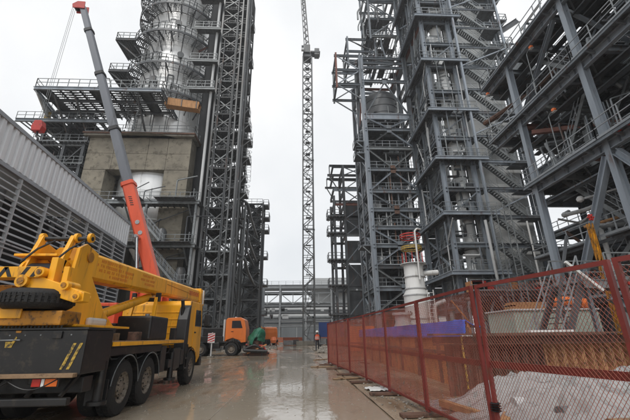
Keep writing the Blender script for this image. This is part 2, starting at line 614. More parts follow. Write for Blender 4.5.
def pipe(parent, pts, r, mat=None, n=8, name='pipe'):
    # rounded elbows
    pts = [V(p) for p in pts]
    q = [pts[0]]
    for k in range(1, len(pts) - 1):
        a, b, c = pts[k - 1], pts[k], pts[k + 1]
        e = min(r * 2.5, (a - b).length * .4, (c - b).length * .4)
        s_, t_ = b + (a - b).normalized() * e, b + (c - b).normalized() * e
        q += [s_, s_.lerp(b, .6).lerp(t_.lerp(b, .6), .5), t_]
    q.append(pts[-1])
    return MB().path(q, r, n).build(name, mat or galv, parent, smooth=True)

# ================================================================== GROUND
def sheet(name, x0, x1, y0, y1, z, mat, nx=2, ny=2, amp=0.0, sc=0.6):
    mb = MB()
    for j in range(ny + 1):
        for i in range(nx + 1):
            x, y = x0 + (x1 - x0) * i / nx, y0 + (y1 - y0) * j / ny
            h = noise.noise(V((x * sc, y * sc, 3.1))) * amp if amp else 0
            mb.v.append((x, y, z + h))
    for j in range(ny):
        for i in range(nx):
            a = j * (nx + 1) + i
            mb.f.append((a, a + 1, a + nx + 2, a + nx + 1))
    o = mb.build(name, mat, None, smooth=True, fix=False)
    return tag(o, kind='structure')


sheet('ground', -250, 250, -60, 330, -0.05, mud_m)
sheet('verge', 1.86, 5.2, 1.5, 34, -0.012, sand_m, 24, 160, 0.022, 1.1)
road = thing('road', 'road', 'road', (0, 3, 0))
del road['category']
road['kind'] = 'structure'
rb = MB()
rb.box(-12.25, 1.86, 2.5, 69.5, -0.049, -0.03)
rb.build('sub_base', mud_m, road)
for ix, (xa, xb) in enumerate(((-12.2, -8.7), (-8.7, -5.2), (-5.2, -1.7), (-1.7, 1.8))):
    for k in range(6):
        y = 2.6 + 11 * k
        m_ = MB()
        dz = rnd.uniform(-.003, .003)
        g = rnd.uniform(.004, .012)
        m_.box(xa + g, xb - g, y + g, y + 11 - g, -0.028, 0.0 + dz)
        m_.build('slab', slab_m, road, bevel=.006)

# ================================================================== LOUVRED BUILDING (left)
T = thing('louvred_building', 'long grey industrial building with corrugated cladding above horizontal louvre blades', 'building',
          (-15, 30.6, 0), math.radians(5.4), local=True)
LEN = 28.35
n_s = 21
for k in range(n_s):
    y0 = -LEN + k * 1.35
    pl = []
    for j in range(3):
        b = y0 + j * .45
        pl += [(0.0, b), (0.0, b + .16), (0.11, b + .20), (0.11, b + .41), (0.0, b + .45)]
    pl = pl + [(-.05, y0 + 1.349), (-.05, y0)]
    m_ = MB()
    dz = rnd.uniform(-.015, .015)
    m_.prism(pl, 9.2 + dz, 11.12, 'z')
    m_.build('cladding_sheet', corr_m, T)
for k in range(9):
    y0 = -LEN + k * 3.15
    m_ = MB()
    m_.prism([(.13, 11.02), (.15, 11.02), (.15, 11.22), (-.55, 11.5), (-.56, 11.47), (.13, 11.19)], 0, 3.14, 'y')
    m_.v = [(a, b + y0, c) for a, b, c in m_.v]
    m_.build('flashing', trim_m, T)
m_ = MB()
m_.box(-.06, .1, -LEN, 0, 9.0, 9.19)
m_.build('lower_flashing', trim_m, T)
m_ = MB()
m_.prism([(-.5, 11.3), (-14, 12.6), (-14, 12.4), (-.5, 11.1)], -LEN, 0, 'y')
m_.build('roof', trim_m, T)
m_ = MB()
m_.box(-14, -.06, -.12, 0, 0, 11.05)
m_.build('gable_wall', fard, T)
m_ = MB()
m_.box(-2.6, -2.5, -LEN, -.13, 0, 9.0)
m_.build('inner_wall', shade_in, T)  # wall coloured near-black for the shade behind the louvres
m_ = MB()
m_.box(-2.5, .02, -LEN, -.13, 0, 1.2)
m_.build('plinth', conc_d, T)
bw = LEN / 12
for k in range(13):
    y = -LEN + k * bw
    B(T, 'mullion', (-.02, y - (.05 if k == 12 else 0), 1.2), (-.02, y - (.05 if k == 12 else 0), 9.0), .09, .16, louv_m, 'box', (1, 0, 0))
for z in (5.55, 5.75):
    B(T, 'rail', (.07, -LEN, z), (.07, 0, z), .07, .07, louv_m, 'box')
for k in range(12):
    y = -LEN + k * bw
    for j in range(24):
        z = 1.55 + j * .315
        if abs(z - 5.65) < .12:
            continue
        B(T, 'louvre_blade', (-.02 + rnd.uniform(-.006, .006), y + .05, z + rnd.uniform(-.012, .012)), (-.02, y + bw - .05, z + rnd.uniform(-.012, .012)), .03, .125, louv_m, 'box', (-.55, 0, .83))
for k in range(6):
    y = -LEN + 2 * k * bw + 1
    pipe(T, [(-1.4, y, 1.2), (-1.4, y, 8.8)], .16, galv)

# ================================================================== CONCRETE SUPPORT FRAME + VESSEL (left, behind)
T = thing('concrete_frame', 'massive stained concrete portal frame carrying the silver vessel', 'concrete frame', (-22.3, 51, 0))


def lifts(x0, x1, y0, y1, z0, z1, step, name, mat=conc):
    m_ = MB()
    z = z0
    while z < z1 - .05:
        t = min(z + step, z1)
        m_.box(x0, x1, y0, y1, z, t - .05)
        m_.box(x0 + .05, x1 - .05, y0 + .05, y1 - .05, t - .05, t)
        z = t
    return m_.build(name, mat, T)


lifts(-18.6, -15.3, 45.0, 48.0, 0, 23.6, 2.95, 'column')
lifts(-29.6, -26.6, 45.0, 48.0, 0, 23.6, 2.95, 'column')
lifts(-18.6, -15.3, 54.0, 57.0, 0, 23.6, 2.95, 'column', conc_d)
lifts(-29.6, -26.6, 54.0, 57.0, 0, 23.6, 2.95, 'column', conc_d)
m_ = MB()
for (x0, x1) in ((-29.6, -26.0), (-25.96, -21.3), (-21.26, -18.6), (-18.56, -15.3)):
    m_.box(x0, x1, 44.98, 47.0, 23.62, 26.1)
    m_.box(x0 + .02, x1, 44.98, 47.0, 26.14, 28.6)
m_.build('front_beam', conc, T)
m_ = MB()
m_.box(-17.3, -15.3, 47.02, 57, 23.62, 28.6)
m_.build('side_beam', conc_d, T)
m_ = MB()
m_.box(-29.6, -27.6, 47.02, 57, 23.62, 28.6)
m_.build('side_beam', conc_d, T)
m_ = MB()
m_.box(-27.58, -17.32, 55, 57, 23.62, 28.6)
m_.build('back_beam', conc_d, T)
MB().box(-29.55, -15.35, 57.02, 57.3, 0, 20).build('infill_wall', conc_d, T)
m_ = MB()
m_.lathe([(6.2, 28.62), (7.6, 28.62)], (-22, 51, 0), 40)
m_.box(-30.2, -14.8, 44.3, 45.4, 28.62, 29.2)
m_.box(-30.2, -14.8, 56.6, 57.7, 28.62, 29.2)
m_.box(-30.2, -27.6, 45.42, 56.58, 28.62, 29.2)
m_.box(-16.4, -14.8, 45.42, 56.58, 28.62, 29.2)
m_.build('top_slab', conc_d, T)
m_ = MB()
m_.box(-30.3, -14.7, 44.15, 44.28, 28.9, 29.14)
m_.box(-14.78, -14.65, 44.3, 57, 28.75, 29.12)
m_.build('edge_channel', rustd, T)
handrail(T, [(-30.1, 44.35, 29.2), (-14.8, 44.35, 29.2), (-14.8, 57, 29.2)], galv, 1.2, 1.3, .06)

T = thing('reactor_vessel', 'huge silver jacketed vessel rising from the concrete frame with ring platforms', 'vessel', (-21.6, 51.3, 0))
VC = (-21.6, 51.3)


def vr(z):
    pts = [(11, 1.2), (17, 4.8), (20, 5.6), (41, 5.6), (44, 5.15), (66, 5.0)]
    for (za, ra), (zb, rb_) in zip(pts[:-1], pts[1:]):
        if z <= zb:
            return ra + (rb_ - ra) * (z - za) / (zb - za)
    return 5.0


z = 11.0
k = 0
while z < 66:
    h = 2.4 if z > 17 else 1.5
    m_ = MB()
    a, b = vr(z), vr(z + h)
    m_.lathe([(a - .06, z), (a, z + .05), (b, z + h - .06), (b + .015, z + h - .05), (b + .015, z + h - .02), (b - .06, z + h)], (VC[0], VC[1], 0), 48)
    m_.build('jacket_band', clad_m, T, smooth=True)
    z += h
m_ = MB()
for j in range(20):
    a = j * 2 * math.pi / 20
    zz = 20 + (j * 7 % 5)
    m_.bar((VC[0] + 5.63 * math.cos(a), VC[1] + 5.63 * math.sin(a), 29.3), (VC[0] + 5.63 * math.cos(a), VC[1] + 5.63 * math.sin(a), 40.9), .08, .03)
m_.build('jacket_seam', galv, T)


def ring(z, r0, r1, a0, a1, n, seed, rail=True):
    r = random.Random(seed)
    m_ = MB()
    for i in range(n):
        b0, b1 = a0 + (a1 - a0) * i / n, a0 + (a1 - a0) * (i + 1) / n
        nst = 8
        for s_ in range(nst):
            ra_, rb_ = r0 + (r1 - r0) * s_ / nst, r0 + (r1 - r0) * (s_ + (.42 if r1 < 8 else .62)) / nst
            q = [(VC[0] + rr * math.cos(t), VC[1] + rr * math.sin(t), zz) for zz in (z - .06, z) for rr, t in ((ra_, b0), (rb_, b0), (rb_, b1), (ra_, b1))]
            m_.add(q, [(3, 2, 1, 0), (4, 5, 6, 7), (0, 1, 5, 4), (1, 2, 6, 5), (2, 3, 7, 6), (3, 0, 4, 7)])
        m_.bar((VC[0] + r0 * math.cos(b0), VC[1] + r0 * math.sin(b0), z - .09), (VC[0] + r1 * math.cos(b0), VC[1] + r1 * math.sin(b0), z - .09), .07, .08)
    m_.build('ring_floor', grate, T)
    pts, inn = [], []
    for i in range(n + 1):
        t = a0 + (a1 - a0) * i / n
        c, s_ = math.cos(t), math.sin(t)
        pts.append((VC[0] + (r1 - .05) * c, VC[1] + (r1 - .05) * s_, z))
        inn.append((c, s_))
    for i in range(0, n + 1, 2):
        c, s_ = inn[i]
        B(T, 'bracket', (VC[0] + (vr(z) - .1) * c, VC[1] + (vr(z) - .1) * s_, z - .25), (VC[0] + r1 * c, VC[1] + r1 * s_, z - .25), .16, .34, steel_d)
        B(T, 'bracket_strut', (VC[0] + vr(z - 2.6) * c, VC[1] + vr(z - 2.6) * s_, z - 2.6), (VC[0] + (r1 - .2) * c, VC[1] + (r1 - .2) * s_, z - .4), .13, .13, steel_d, 'box')
    m_ = MB()
    for p, q in zip(pts[:-1], pts[1:]):
        m_.bar(V(p) - V((0, 0, .22)), V(q) - V((0, 0, .22)), .08, .36)
    m_.build('ring_beam', steel_d, T)
    if rail:
        rail_mb(MB(), pts, 1.3, 1.1, .085).build('handrail', galv, T, fix=False)


R_ = math.radians
ring(36.7, 5.7, 7.4, R_(170), R_(345), 22, 1)
ring(41.9, 5.4, 7.4, R_(180), R_(345), 20, 2)
ring(48.4, 5.2, 7.3, R_(180), R_(345), 20, 3)
ring(54.6, 5.1, 7.1, R_(150), R_(345), 20, 4)
ring(59.5, 5.1, 7.6, R_(150), R_(345), 20, 5)
for z in (42.15, 48.65):
    deck(T, -30.3, -27.4, 46.6, 51.4, z, grate, 1.0, .55, 0, 3, True, 'balcony_floor')
    B(T, 'balcony_beam', (-30.3, 46.6, z - .2), (-26.6, 46.6, z - .2), .18, .36, steel_d)
    B(T, 'balcony_beam', (-30.3, 46.6, z - .2), (-30.3, 51.4, z - .2), .18, .36, steel_d)
    B(T, 'balcony_strut', (-30.1, 46.9, z - .3), (-26.6, 48.0, z - 3.2), .16, .16, steel_d, 'box')
    B(T, 'balcony_strut', (-30.1, 51.0, z - .3), (-27.0, 51.0, z - 3.2), .16, .16, steel_d, 'box')
    handrail(T, [(-27.2, 46.65, z), (-30.25, 46.65, z), (-30.25, 51.4, z)], galv, 1.3, 1.0, .085)
# small pipework and flanged nozzles around the platforms
r = random.Random(12)
for zz in (37, 42.1, 48.6, 55.2):
    for j in range(9):
        a = R_(r.uniform(195, 330))
        rr = vr(zz) + r.uniform(.25, .8)
        x, y = VC[0] + rr * math.cos(a), VC[1] + rr * math.sin(a)
        h = r.uniform(1.2, 3.6)
        a2 = a + r.uniform(.1, .3)
        x2, y2 = VC[0] + rr * math.cos(a2), VC[1] + rr * math.sin(a2)
        pipe(T, [(x, y, zz), (x, y, zz + h), (x2, y2, zz + h), (x2, y2, zz + r.uniform(0, 1))], r.uniform(.06, .13), r.choice((galv, steel_d, lattice_m)), 6)
for j, (a, zz) in enumerate(((200, 39), (238, 44.5), (262, 39.2), (295, 45), (285, 51.5), (230, 51))):
    a = R_(a)
    c, s_ = math.cos(a), math.sin(a)
    m_ = MB()
    m_.tube((VC[0] + 5 * c, VC[1] + 5 * s_, zz), (VC[0] + (vr(zz) + .6) * c, VC[1] + (vr(zz) + .6) * s_, zz), .38, n=14)
    m_.tube((VC[0] + (vr(zz) + .6) * c, VC[1] + (vr(zz) + .6) * s_, zz), (VC[0] + (vr(zz) + .75) * c, VC[1] + (vr(zz) + .75) * s_, zz), .52, n=14)
    m_.build('nozzle', lattice_m, T, smooth=True)
for j in range(26):
    a = R_(r.uniform(190, 340))
    zz = r.uniform(29.5, 56)
    rr = vr(zz) + r.uniform(.2, .5)
    x, y = VC[0] + rr * math.cos(a), VC[1] + rr * math.sin(a)
    pipe(T, [(x, y, zz), (x, y, zz + r.uniform(2, 7))], r.uniform(.03, .09), r.choice((galv, steel_d, lattice_m, wht2)), 6)
for z0, z1, a in ((29.3, 37, 250), (36.8, 42, 305), (42, 48.5, 240), (48.5, 54.6, 300)):
    a = R_(a)
    c, s_ = math.cos(a), math.sin(a)
    q = V((VC[0] + (vr(z1) + .9) * c, VC[1] + (vr(z1) + .9) * s_, 0))
    t_ = V((-s_, c, 0)) * .3
    m_ = MB()
    for sg in (-1, 1):
        m_.bar(q + t_ * sg + V((0, 0, z0)), q + t_ * sg + V((0, 0, z1 + 1)), .06)
    for k in range(int((z1 - z0) / .4)):
        m_.bar(q - t_ + V((0, 0, z0 + k * .4)), q + t_ + V((0, 0, z0 + k * .4)), .04)
    for k in range(int((z1 - z0) / 1.1) - 1):
        zz = z0 + 2 + k * 1.0
        o_ = V((c, s_, 0))
        m_.path([q + t_ + V((0, 0, zz)), q + t_ * 1.2 + o_ * .5 + V((0, 0, zz)), q + o_ * .8 + V((0, 0, zz)), q - t_ * 1.2 + o_ * .5 + V((0, 0, zz)), q - t_ + V((0, 0, zz))], .03, 4)
    m_.build('caged_ladder', lattice_m, T)
# wide dark pipe down the front of the lower jacket
pipe(T, [(-24.6, 45.4, 36.4), (-24.2, 45.2, 33.0), (-23.9, 45.3, 30.4)], .09, steel_d)
# walkways from the rings to the lattice tower
for zz in (36.7, 41.9, 48.4, 55.0):
    deck(T, -16.4, -12.6, 43.6, 45.0, zz, grate, 1.2, 1.4, 0, int(zz), False, 'walkway')
    handrail(T, [(-16.6, 43.65, zz), (-12.6, 43.65, zz)], galv, 1.2, 1.2, .07)
    B(T, 'walkway_beam', (-17, 43.65, zz - .22), (-12.4, 43.65, zz - .22), .16, .34, galv)

# timber box beam slung in front of the vessel
T = thing('timber_box_beam', 'long orange brown timber box hanging askew in front of the silver vessel', 'timber box', (-16.3, 42.6, 32.6))
a, b = V((-18.7, 42.6, 33.0)), V((-14.0, 42.6, 32.3))
for dy, dz, w, h in ((-.5, 0, .07, 1.05), (.5, 0, .07, 1.05), (0, -.56, 1.1, .07), (0, .56, 1.1, .07)):
    m_ = MB()
    m_.bar(a + V((0, dy, dz)), b + V((0, dy, dz)), w, h)
    m_.build('plank', logm, T)
m_ = MB()
for f in (.06, .5, .94):
    p = a.lerp(b, f)
    m_.bar(p + V((0, -.6, -.62)), p + V((0, -.6, .62)), .1, .08)
    m_.bar(p + V((0, -.6, .6)), p + V((0, 2.6, 1.2)), .06, .06)
m_.build('hanger', steel_d, T)

# ------------------------------------------------------------------ lattice stair tower
T = thing('lattice_tower', 'tall dense lattice stair tower right of the silver vessel with braces and pipes', 'lattice tower', (-10.4, 48.5, 0))
LX, LY = (-12.35, -8.4), (45.0, 48.6, 52.2)
HT, st = 63.0, 3.0
nl = 21
for x in LX:
    for y in LY:
        B(T, 'column', (x, y, 0), (x, y, HT), .26, .26, lattice_m)
B(T, 'column', (-9.15, 45.02, 0), (-9.15, 45.02, HT), .2, .2, lattice_m)
for k in range(1, nl + 1):
    z = k * st
    for y in LY:
        B(T, 'beam', (LX[0], y, z), (LX[1], y, z), .16, .22, lattice_m)
    for x in LX:
        B(T, 'beam', (x, LY[0], z), (x, LY[2], z), .16, .22, lattice_m)
    zz = z - st
    xm = -10.75
    # diamond + cross pattern on the road-facing side of each storey
    B(T, 'brace', (LX[0] + .1, 45.0, zz + .1), (-9.2, 45.0, z - .1), .14, .14, lattice_m, 'box')
    B(T, 'brace', (LX[0] + .1, 45.05, z - .1), (-9.2, 45.05, zz + .1), .14, .14, lattice_m, 'box')
    B(T, 'brace', (LX[0] + .1, 45.0, zz + 1.5), (-9.2, 45.0, zz + 1.5), .12, .12, lattice_m, 'box')
    for y0, y1 in ((LY[0], LY[1]), (LY[1], LY[2])):
        if (k + (y0 > 46)) % 2:
            B(T, 'brace', (LX[1], y0 + .1, zz + .1), (LX[1], y1 - .1, z - .1), .15, .15, lattice_m, 'box')
        else:
            B(T, 'brace', (LX[1], y0 + .1, z - .1), (LX[1], y1 - .1, zz + .1), .15, .15, lattice_m, 'box')
d0 = deck(T, -12.2, -8.5, 45.2, 52.0, 3.0, grate, 1.9, 1.7, .12, 5)
s0 = stair(T, (-11.9, 46.6, .1), (-8.9, 46.6, 3.0), (0, .95, 0), lattice_m)
s1 = stair(T, (-8.9, 49.6, 1.0), (-11.9, 49.6, 3.0), (0, .95, 0), lattice_m)
h0 = handrail(T, [(-12.2, 45.15, 3.0), (-8.5, 45.15, 3.0), (-8.5, 52, 3.0)], lattice_m, 1.15, .9, .06)
for k in range(1, nl):
    for src in (d0, s0, s1, h0):
        c = copy_tree(src, T)
        c.location = (0, 0, k * st)
# infill screens, trays and risers that make the tower read dense
r = random.Random(3)
for k in range(nl):
    z = k * st
    for j in range(3):
        m_ = MB()
        x0 = r.uniform(-12.1, -9.6)
        m_.box(x0, x0 + r.uniform(.5, 1.4), 47.6 + j * 1.2, 47.75 + j * 1.2, z + r.uniform(.1, 1.0), z + r.uniform(1.5, 2.9))
        m_.build('cable_screen', r.choice((steel_d, galv, lattice_m)), T)
for j in range(10):
    x = r.uniform(-12.0, -8.8)
    pipe(T, [(x, 44.75 if j < 4 else 52.5, 0), (x, 44.75 if j < 4 else 52.5, r.uniform(40, 63))], r.uniform(.05, .11), r.choice((galv, lattice_m, steel_d)), 6, 'riser')
pipe(T, [(-13.0, 44.7, 4), (-13.0, 44.7, 60)], .21, wht2, 10, 'riser')
pipe(T, [(-14.4, 48.2, 0), (-14.4, 48.2, 62)], 1.0, shade_in, 14, 'riser')  # near-black pipe added to stand for the shaded gap beside the vessel
pipe(T, [(-13.6, 50.2, 0), (-13.6, 50.2, 62)], .6, steel_d, 12, 'riser')
pipe(T, [(-8.1, 44.8, 0), (-8.1, 44.8, 62)], .12, steel_d, 8, 'riser')
pipe(T, [(-8.05, 46.2, 0), (-8.05, 46.2, 62)], .16, lattice_m, 8, 'riser')
for z, w in ((20.9, 1.1), (23.5, .8), (26.5, 1.2), (29.6, 1.3), (32.4, 1.0), (35.2, .7), (45, .7), (53, .6)):
    deck(T, -8.2, -8.2 + w, 46.5, 49.0, z, grate, 1.2, 1.2, 0, 3, False, 'side_platform')
    handrail(T, [(-8.2, 46.5, z), (-8.2 + w, 46.5, z), (-8.2 + w, 49, z)], lattice_m, 1.1, 1.0, .06)
    B(T, 'side_bracket', (-8.3, 46.6, z - 1.4), (-8.25 + w, 46.6, z - .1), .12, .12, lattice_m, 'box')
for za, zb in ((20.9, 26), (26.5, 31)):
    m_ = MB()
    n_ = int((zb - za) / .4)
    for j in range(n_):
        zz = za + j * .4
        m_.bar((-7.3, 46.7, zz), (-7.3, 47.2, zz), .03)
        if j % 2:
            m_.path([(-7.3, 46.6, zz), (-6.8, 46.6, zz), (-6.65, 46.95, zz), (-6.8, 47.3, zz), (-7.3, 47.3, zz)], .025, 4)
    for y in (46.7, 47.2):
        m_.bar((-7.3, y, za), (-7.3, y, zb), .04)
    m_.bar((-6.65, 46.95, za + 2), (-6.65, 46.95, zb), .04)
    m_.build('caged_ladder', lattice_m, T)
# loops of pipe leaving the right side between the towers
for z in (20.4, 16.2, 11.9):
    pipe(T, [(-8.4, 50, z + .9), (-7.3, 50, z + .2), (-7.0, 51.5, z - 1.4), (-6.9, 58, z - 2.2), (-6.9, 61, z - 2.2)], .2, lattice_m, 8)
pipe(T, [(-8.3, 49.5, 20.0), (-7.5, 49.5, 20.0), (-7.5, 49.5, 11.8), (-8.3, 49.5, 11.8)], .16, galv, 8)
pipe(T, [(-8.3, 50.3, 18.2), (-7.1, 50.3, 18.2), (-7.1, 50.3, 13.2), (-6.9, 58, 12.6)], .13, steel_d, 8)

T.location.x -= .25
# ------------------------------------------------------------------ steel access decks in front of the concrete frame
T = thing('access_deck', 'grey steel access decks with stairs along the foot of the concrete frame', 'access deck', (-19, 43.5, 0))
for z in (18.1, 12.4, 7.4):
    x0, x1 = -30.5, -12.6
    deck(T, x0, x1, 42.6, 44.9, z, grate, 1.8, 2.2, .06, int(z), True)
    B(T, 'edge_beam', (x0, 42.6, z - .25), (x1, 42.6, z - .25), .2, .42, galv)
    handrail(T, [(x0, 42.65, z), (x1, 42.65, z)], galv, 1.2, 1.25, .065)
    for x in (-28, -25, -22, -14):
        B(T, 'bracket', (x, 44.95, z - 2.2), (x, 42.7, z - .4), .16, .16, galv, 'box')
for x in (-30.2, -24.3, -19.2, -13):
    B(T, 'post', (x, 42.75, 0), (x, 42.75, 18.0), .26, .26, galv)
stair(T, (-14.2, 41.4, 7.5), (-18.8, 41.4, 12.4), (0, .95, 0))
stair(T, (-13.4, 41.4, 3.4), (-17.6, 41.4, 7.4), (0, .95, 0))
stair(T, (-16.5, 41.4, 12.5), (-21.6, 41.4, 18.0), (0, .95, 0))
for z in (12.4, 7.4, 18.1):
    deck(T, -22.8, -13.0, 41.2, 42.5, z - .02, grate, 1.6, 1.2, .1, 8, False, 'landing')
    handrail(T, [(-13.0, 41.2, z), (-13.0, 42.5, z)], galv, 1.1, 1.2, .06)
r = random.Random(9)
for j in range(16):
    x = r.uniform(-29, -13)
    y = r.uniform(43.2, 44.6)
    z0 = r.choice((0, 7.4, 12.4))
    pipe(T, [(x, y, z0), (x, y, z0 + r.uniform(3, 5)), (x + r.uniform(-4, 4), y, z0 + r.uniform(3.2, 5.2))], r.uniform(.06, .16), r.choice((galv, lattice_m, steel_d)), 6)
for j in range(5):
    x = -26 + j * 2.9
    m_ = MB()
    m_.lathe([(.0, 12.5), (.62, 12.52), (.62, 14.3), (.4, 14.7), (0, 14.75)], (x, 43.9, 0 if j % 2 else -5), 14)
    m_.build('drum', r.choice((lattice_m, steel_d, conc_d)), T, smooth=True)

# ------------------------------------------------------------------ steel platform structure far left
T = thing('steel_platform', 'dark open steel platform jutting out left of the concrete frame', 'steel platform', (-31, 47, 0))
PX, PY = (-36.3, -33.0, -30.3), (45.2, 50, 56)
PZ = (4.5, 9, 13, 17, 20.5, 24, 27.5, 30.4, 32.8)
for x in PX:
    for y in PY:
        B(T, 'column', (x, y, 0), (x, y, 32.9), .4, .4, steel_d)
r = random.Random(21)
for i, z in enumerate(PZ):
    for y in PY:
        B(T, 'beam', (PX[0], y, z), (PX[2], y, z), .3, .4, steel_d)
    for x in PX:
        B(T, 'beam', (x, PY[0], z), (x, PY[2], z), .3, .4, steel_d)
    if i:
        zz = PZ[i - 1]
        for xa, xb in zip(PX[:-1], PX[1:]):
            if r.random() < .7:
                B(T, 'brace', (xa, 45.2, zz), (xb, 45.2, z), .16, .16, steel_d, 'box')
            if r.random() < .5:
                B(T, 'brace', (xa, 50, z), (xb, 50, zz), .16, .16, steel_d, 'box')
    if 1 < i < 8:
        deck(T, PX[0] - .8, PX[2] + .6, 44.6, 56, z + .25, grate, 1.3, 2.2, .35, i, True)
        handrail(T, [(PX[0] - .8, 44.6, z + .25), (PX[2] + .6, 44.6, z + .25)], galv, 1.1, 1.2, .06)
# lower balcony and the long upper deck that oversails it
deck(T, -39.2, -29.0, 43.4, 50, 30.5, grate, 1.4, 2.0, .25, 31)
B(T, 'edge_beam', (-39.2, 43.4, 30.3), (-26.4, 43.4, 30.3), .25, .5, steel)
handrail(T, [(-39.2, 43.4, 30.5), (-26.4, 43.4, 30.5)], galv, 1.2, 1.2, .06)
deck(T, -29.0, -26.2, 43.4, 44.2, 30.5, grate, 1.4, .8, 0, 32)
for k in range(10):
    xa = -35.0 + k * 1.65
    m_ = MB()
    if k in (0, 4, 8):
        m_.box(xa, xa + 1.6, 40.0, 47.0, 33.25, 33.3)
    else:
        nsl = 14
        for q in range(nsl):
            y = 40.0 + q * .5
            m_.box(xa, xa + 1.6, y, y + (.26 if k % 2 else .34), 33.25, 33.3)
        m_.box(xa + .75, xa + .85, 40.0, 47.0, 33.2, 33.249)
    m_.build('deck_floor', grate, T)
B(T, 'edge_beam', (-35.0, 40.0, 33.05), (-18.5, 40.0, 33.05), .25, .45, steel_l)
B(T, 'edge_beam', (-18.5, 40.0, 33.05), (-18.5, 47.0, 33.05), .25, .45, steel)
B(T, 'edge_beam', (-35.0, 40.0, 33.05), (-36.3, 47.0, 33.05), .25, .45, steel_l)
for j in range(13):
    x = -34.6 + j * 1.3
    B(T, 'joist', (x, 40.1, 33.05), (x, 47.0, 33.05), .12, .26, steel_d)
for y in (42.3, 44.8):
    B(T, 'girder', (-35.2, y, 32.75), (-18.6, y, 32.75), .22, .34, steel_d)
for x in (-33.0, -30.3, -26, -22):
    B(T, 'knee_brace', (x, 45.0, 29.4), (x, 41.0, 32.7), .22, .22, steel_d, 'box')
handrail(T, [(-36.0, 46.0, 33.3), (-35.0, 40.05, 33.3), (-18.5, 40.05, 33.3), (-18.5, 44, 33.3)], galv, 1.35, 1.35, .07)
m_ = MB()
m_.add([(-35.2, 39.9, 33.3), (-36.6, 45.0, 33.4), (-36.4, 45.0, 31.6), (-34.7, 40.2, 32.3), (-35.1, 40.0, 33.3), (-36.3, 45.1, 33.4), (-36.2, 45.1, 31.6), (-34.6, 40.3, 32.3)],
       [(0, 1, 2, 3), (7, 6, 5, 4), (0, 4, 5, 1), (1, 5, 6, 2), (2, 6, 7, 3), (3, 7, 4, 0)])
m_.build('end_screen', wht2, T)
m_ = MB()
m_.box(-36.6, -35.9, 44.7, 45.1, 31.4, 32.7)
m_.build('yellow_junction_box', stripe_y, T, bevel=.03)
rt = random.Random(33)
for j in range(46):
    p = V((rt.uniform(-36.2, -33.5), rt.uniform(45.4, 50), rt.uniform(18, 32)))
    q = p + V(rt.choice(((rt.uniform(1.5, 3.2), 0, rt.uniform(-2, 2)), (0, rt.uniform(2, 5), rt.uniform(-1, 1)), (0, 0, rt.uniform(2, 5)), (rt.uniform(0, 3), rt.uniform(0, 2), 3))))
    B(T, 'tie_member', p, q, rt.uniform(.1, .22), rt.uniform(.1, .26), rt.choice((steel_d, steel_d, lattice_m, galv)), rt.choice(('H', 'box', 'O')))
for j in range(16):
    x = rt.uniform(-30.2, -15)
    y = rt.uniform(43.2, 44.1)
    z0 = rt.choice((18.1, 29.2, 12.4))
    pipe(T, [(x, y, z0), (x, y, z0 + rt.uniform(1.5, 4)), (x + rt.uniform(-3, 3), y, z0 + rt.uniform(2, 4))], rt.uniform(.05, .12), rt.choice((steel_d, lattice_m, galv)), 6)
# raised railing corner with a bent frame
m_ = MB()
m_.path([(-27.0, 40.1, 33.4), (-26.5, 40.1, 35.0), (-25.7, 40.1, 34.9), (-25.2, 40.1, 33.4)], .07, 6)
m_.build('davit_frame', steel_d, T)
for j in range(14):
    x = r.uniform(-35.5, -27)
    y = r.uniform(46, 54)
    z = r.choice(PZ[2:7])
    pipe(T, [(x, y, z), (x, y, z + 2.2), (x + r.uniform(-3, 3), y, z + 2.4), (x + r.uniform(-1, 1), y + 1, z + 4)], r.uniform(.08, .2), r.choice((steel_d, galv, lattice_m)), 6)

# ================================================================== WHEEL builder
WHEEL = {}


def wheel(parent, x, y, r, w, side, dual=False, name='wheel'):
    """side = +1 outward +x; returns wheel (tyre mesh) with rim, hub children; parent in local coords"""
    key = (r, w, side, dual)
    if key not in WHEEL:
        t = MB()
        prof = [(r * .58, -w / 2), (r * .80, -w / 2), (r * .95, -w * .46), (r, -w * .36), (r, w * .36), (r * .95, w * .46), (r * .80, w / 2), (r * .58, w / 2)]
        t.lathe(prof, n=36, axis='x')
        nb = 36
        for i in range(nb):
            a = 2 * math.pi * i / nb
            c, s_ = math.cos(a), math.sin(a)
            for xx in (-w * .24, w * .24):
                t.bar((xx - w * .13, c * (r + .004), s_ * (r + .004)), (xx + w * .13, c * (r + .004), s_ * (r + .004)), .07, .022, (0, c, s_))
        if dual:
            t.lathe([(a, h - side * (w + .05)) for a, h in prof], n=28, axis='x')
        m1 = t.build('wheel', rub, None, smooth=True)
        g = MB()
        sx = side
        g.lathe([(r * .60, sx * w * .46), (r * .55, sx * w * .46), (r * .53, sx * w * .30), (r * .36, sx * w * .10), (r * .33, sx * w * .10), (r * .33, sx * w * .36), (r * .2, sx * w * .42), (0, sx * w * .43)], n=30, axis='x')
        m2 = g.build('rim', rim_m, None, smooth=True)
        h = MB()
        for i in range(10):
            a = 2 * math.pi * i / 10
            c, s_ = math.cos(a) * r * .435, math.sin(a) * r * .435
            h.tube((sx * w * .16, c, s_), (sx * w * .24, c, s_), r * .045, n=6)
        for i in range(8):
            a = 2 * math.pi * (i + .5) / 8
            c, s_ = math.cos(a) * r * .27, math.sin(a) * r * .27
            h.tube((sx * w * .36, c, s_), (sx * w * .44, c, s_), r * .03, n=6)
        m3 = h.build('wheel_nut', black, None)
        WHEEL[key] = (m1.data, m2.data, m3.data)
        for o in (m1, m2, m3):
            bpy.data.objects.remove(o)
    d = WHEEL[key]
    o = bpy.data.objects.new(name, d[0])
    COL.objects.link(o)
    o.parent = parent
    o.location = (x, y, r)
    for nm, me in (('rim', d[1]), ('wheel_nut', d[2])):
        c = bpy.data.objects.new(nm, me)
        COL.objects.link(c)
        c.parent = o
    return o


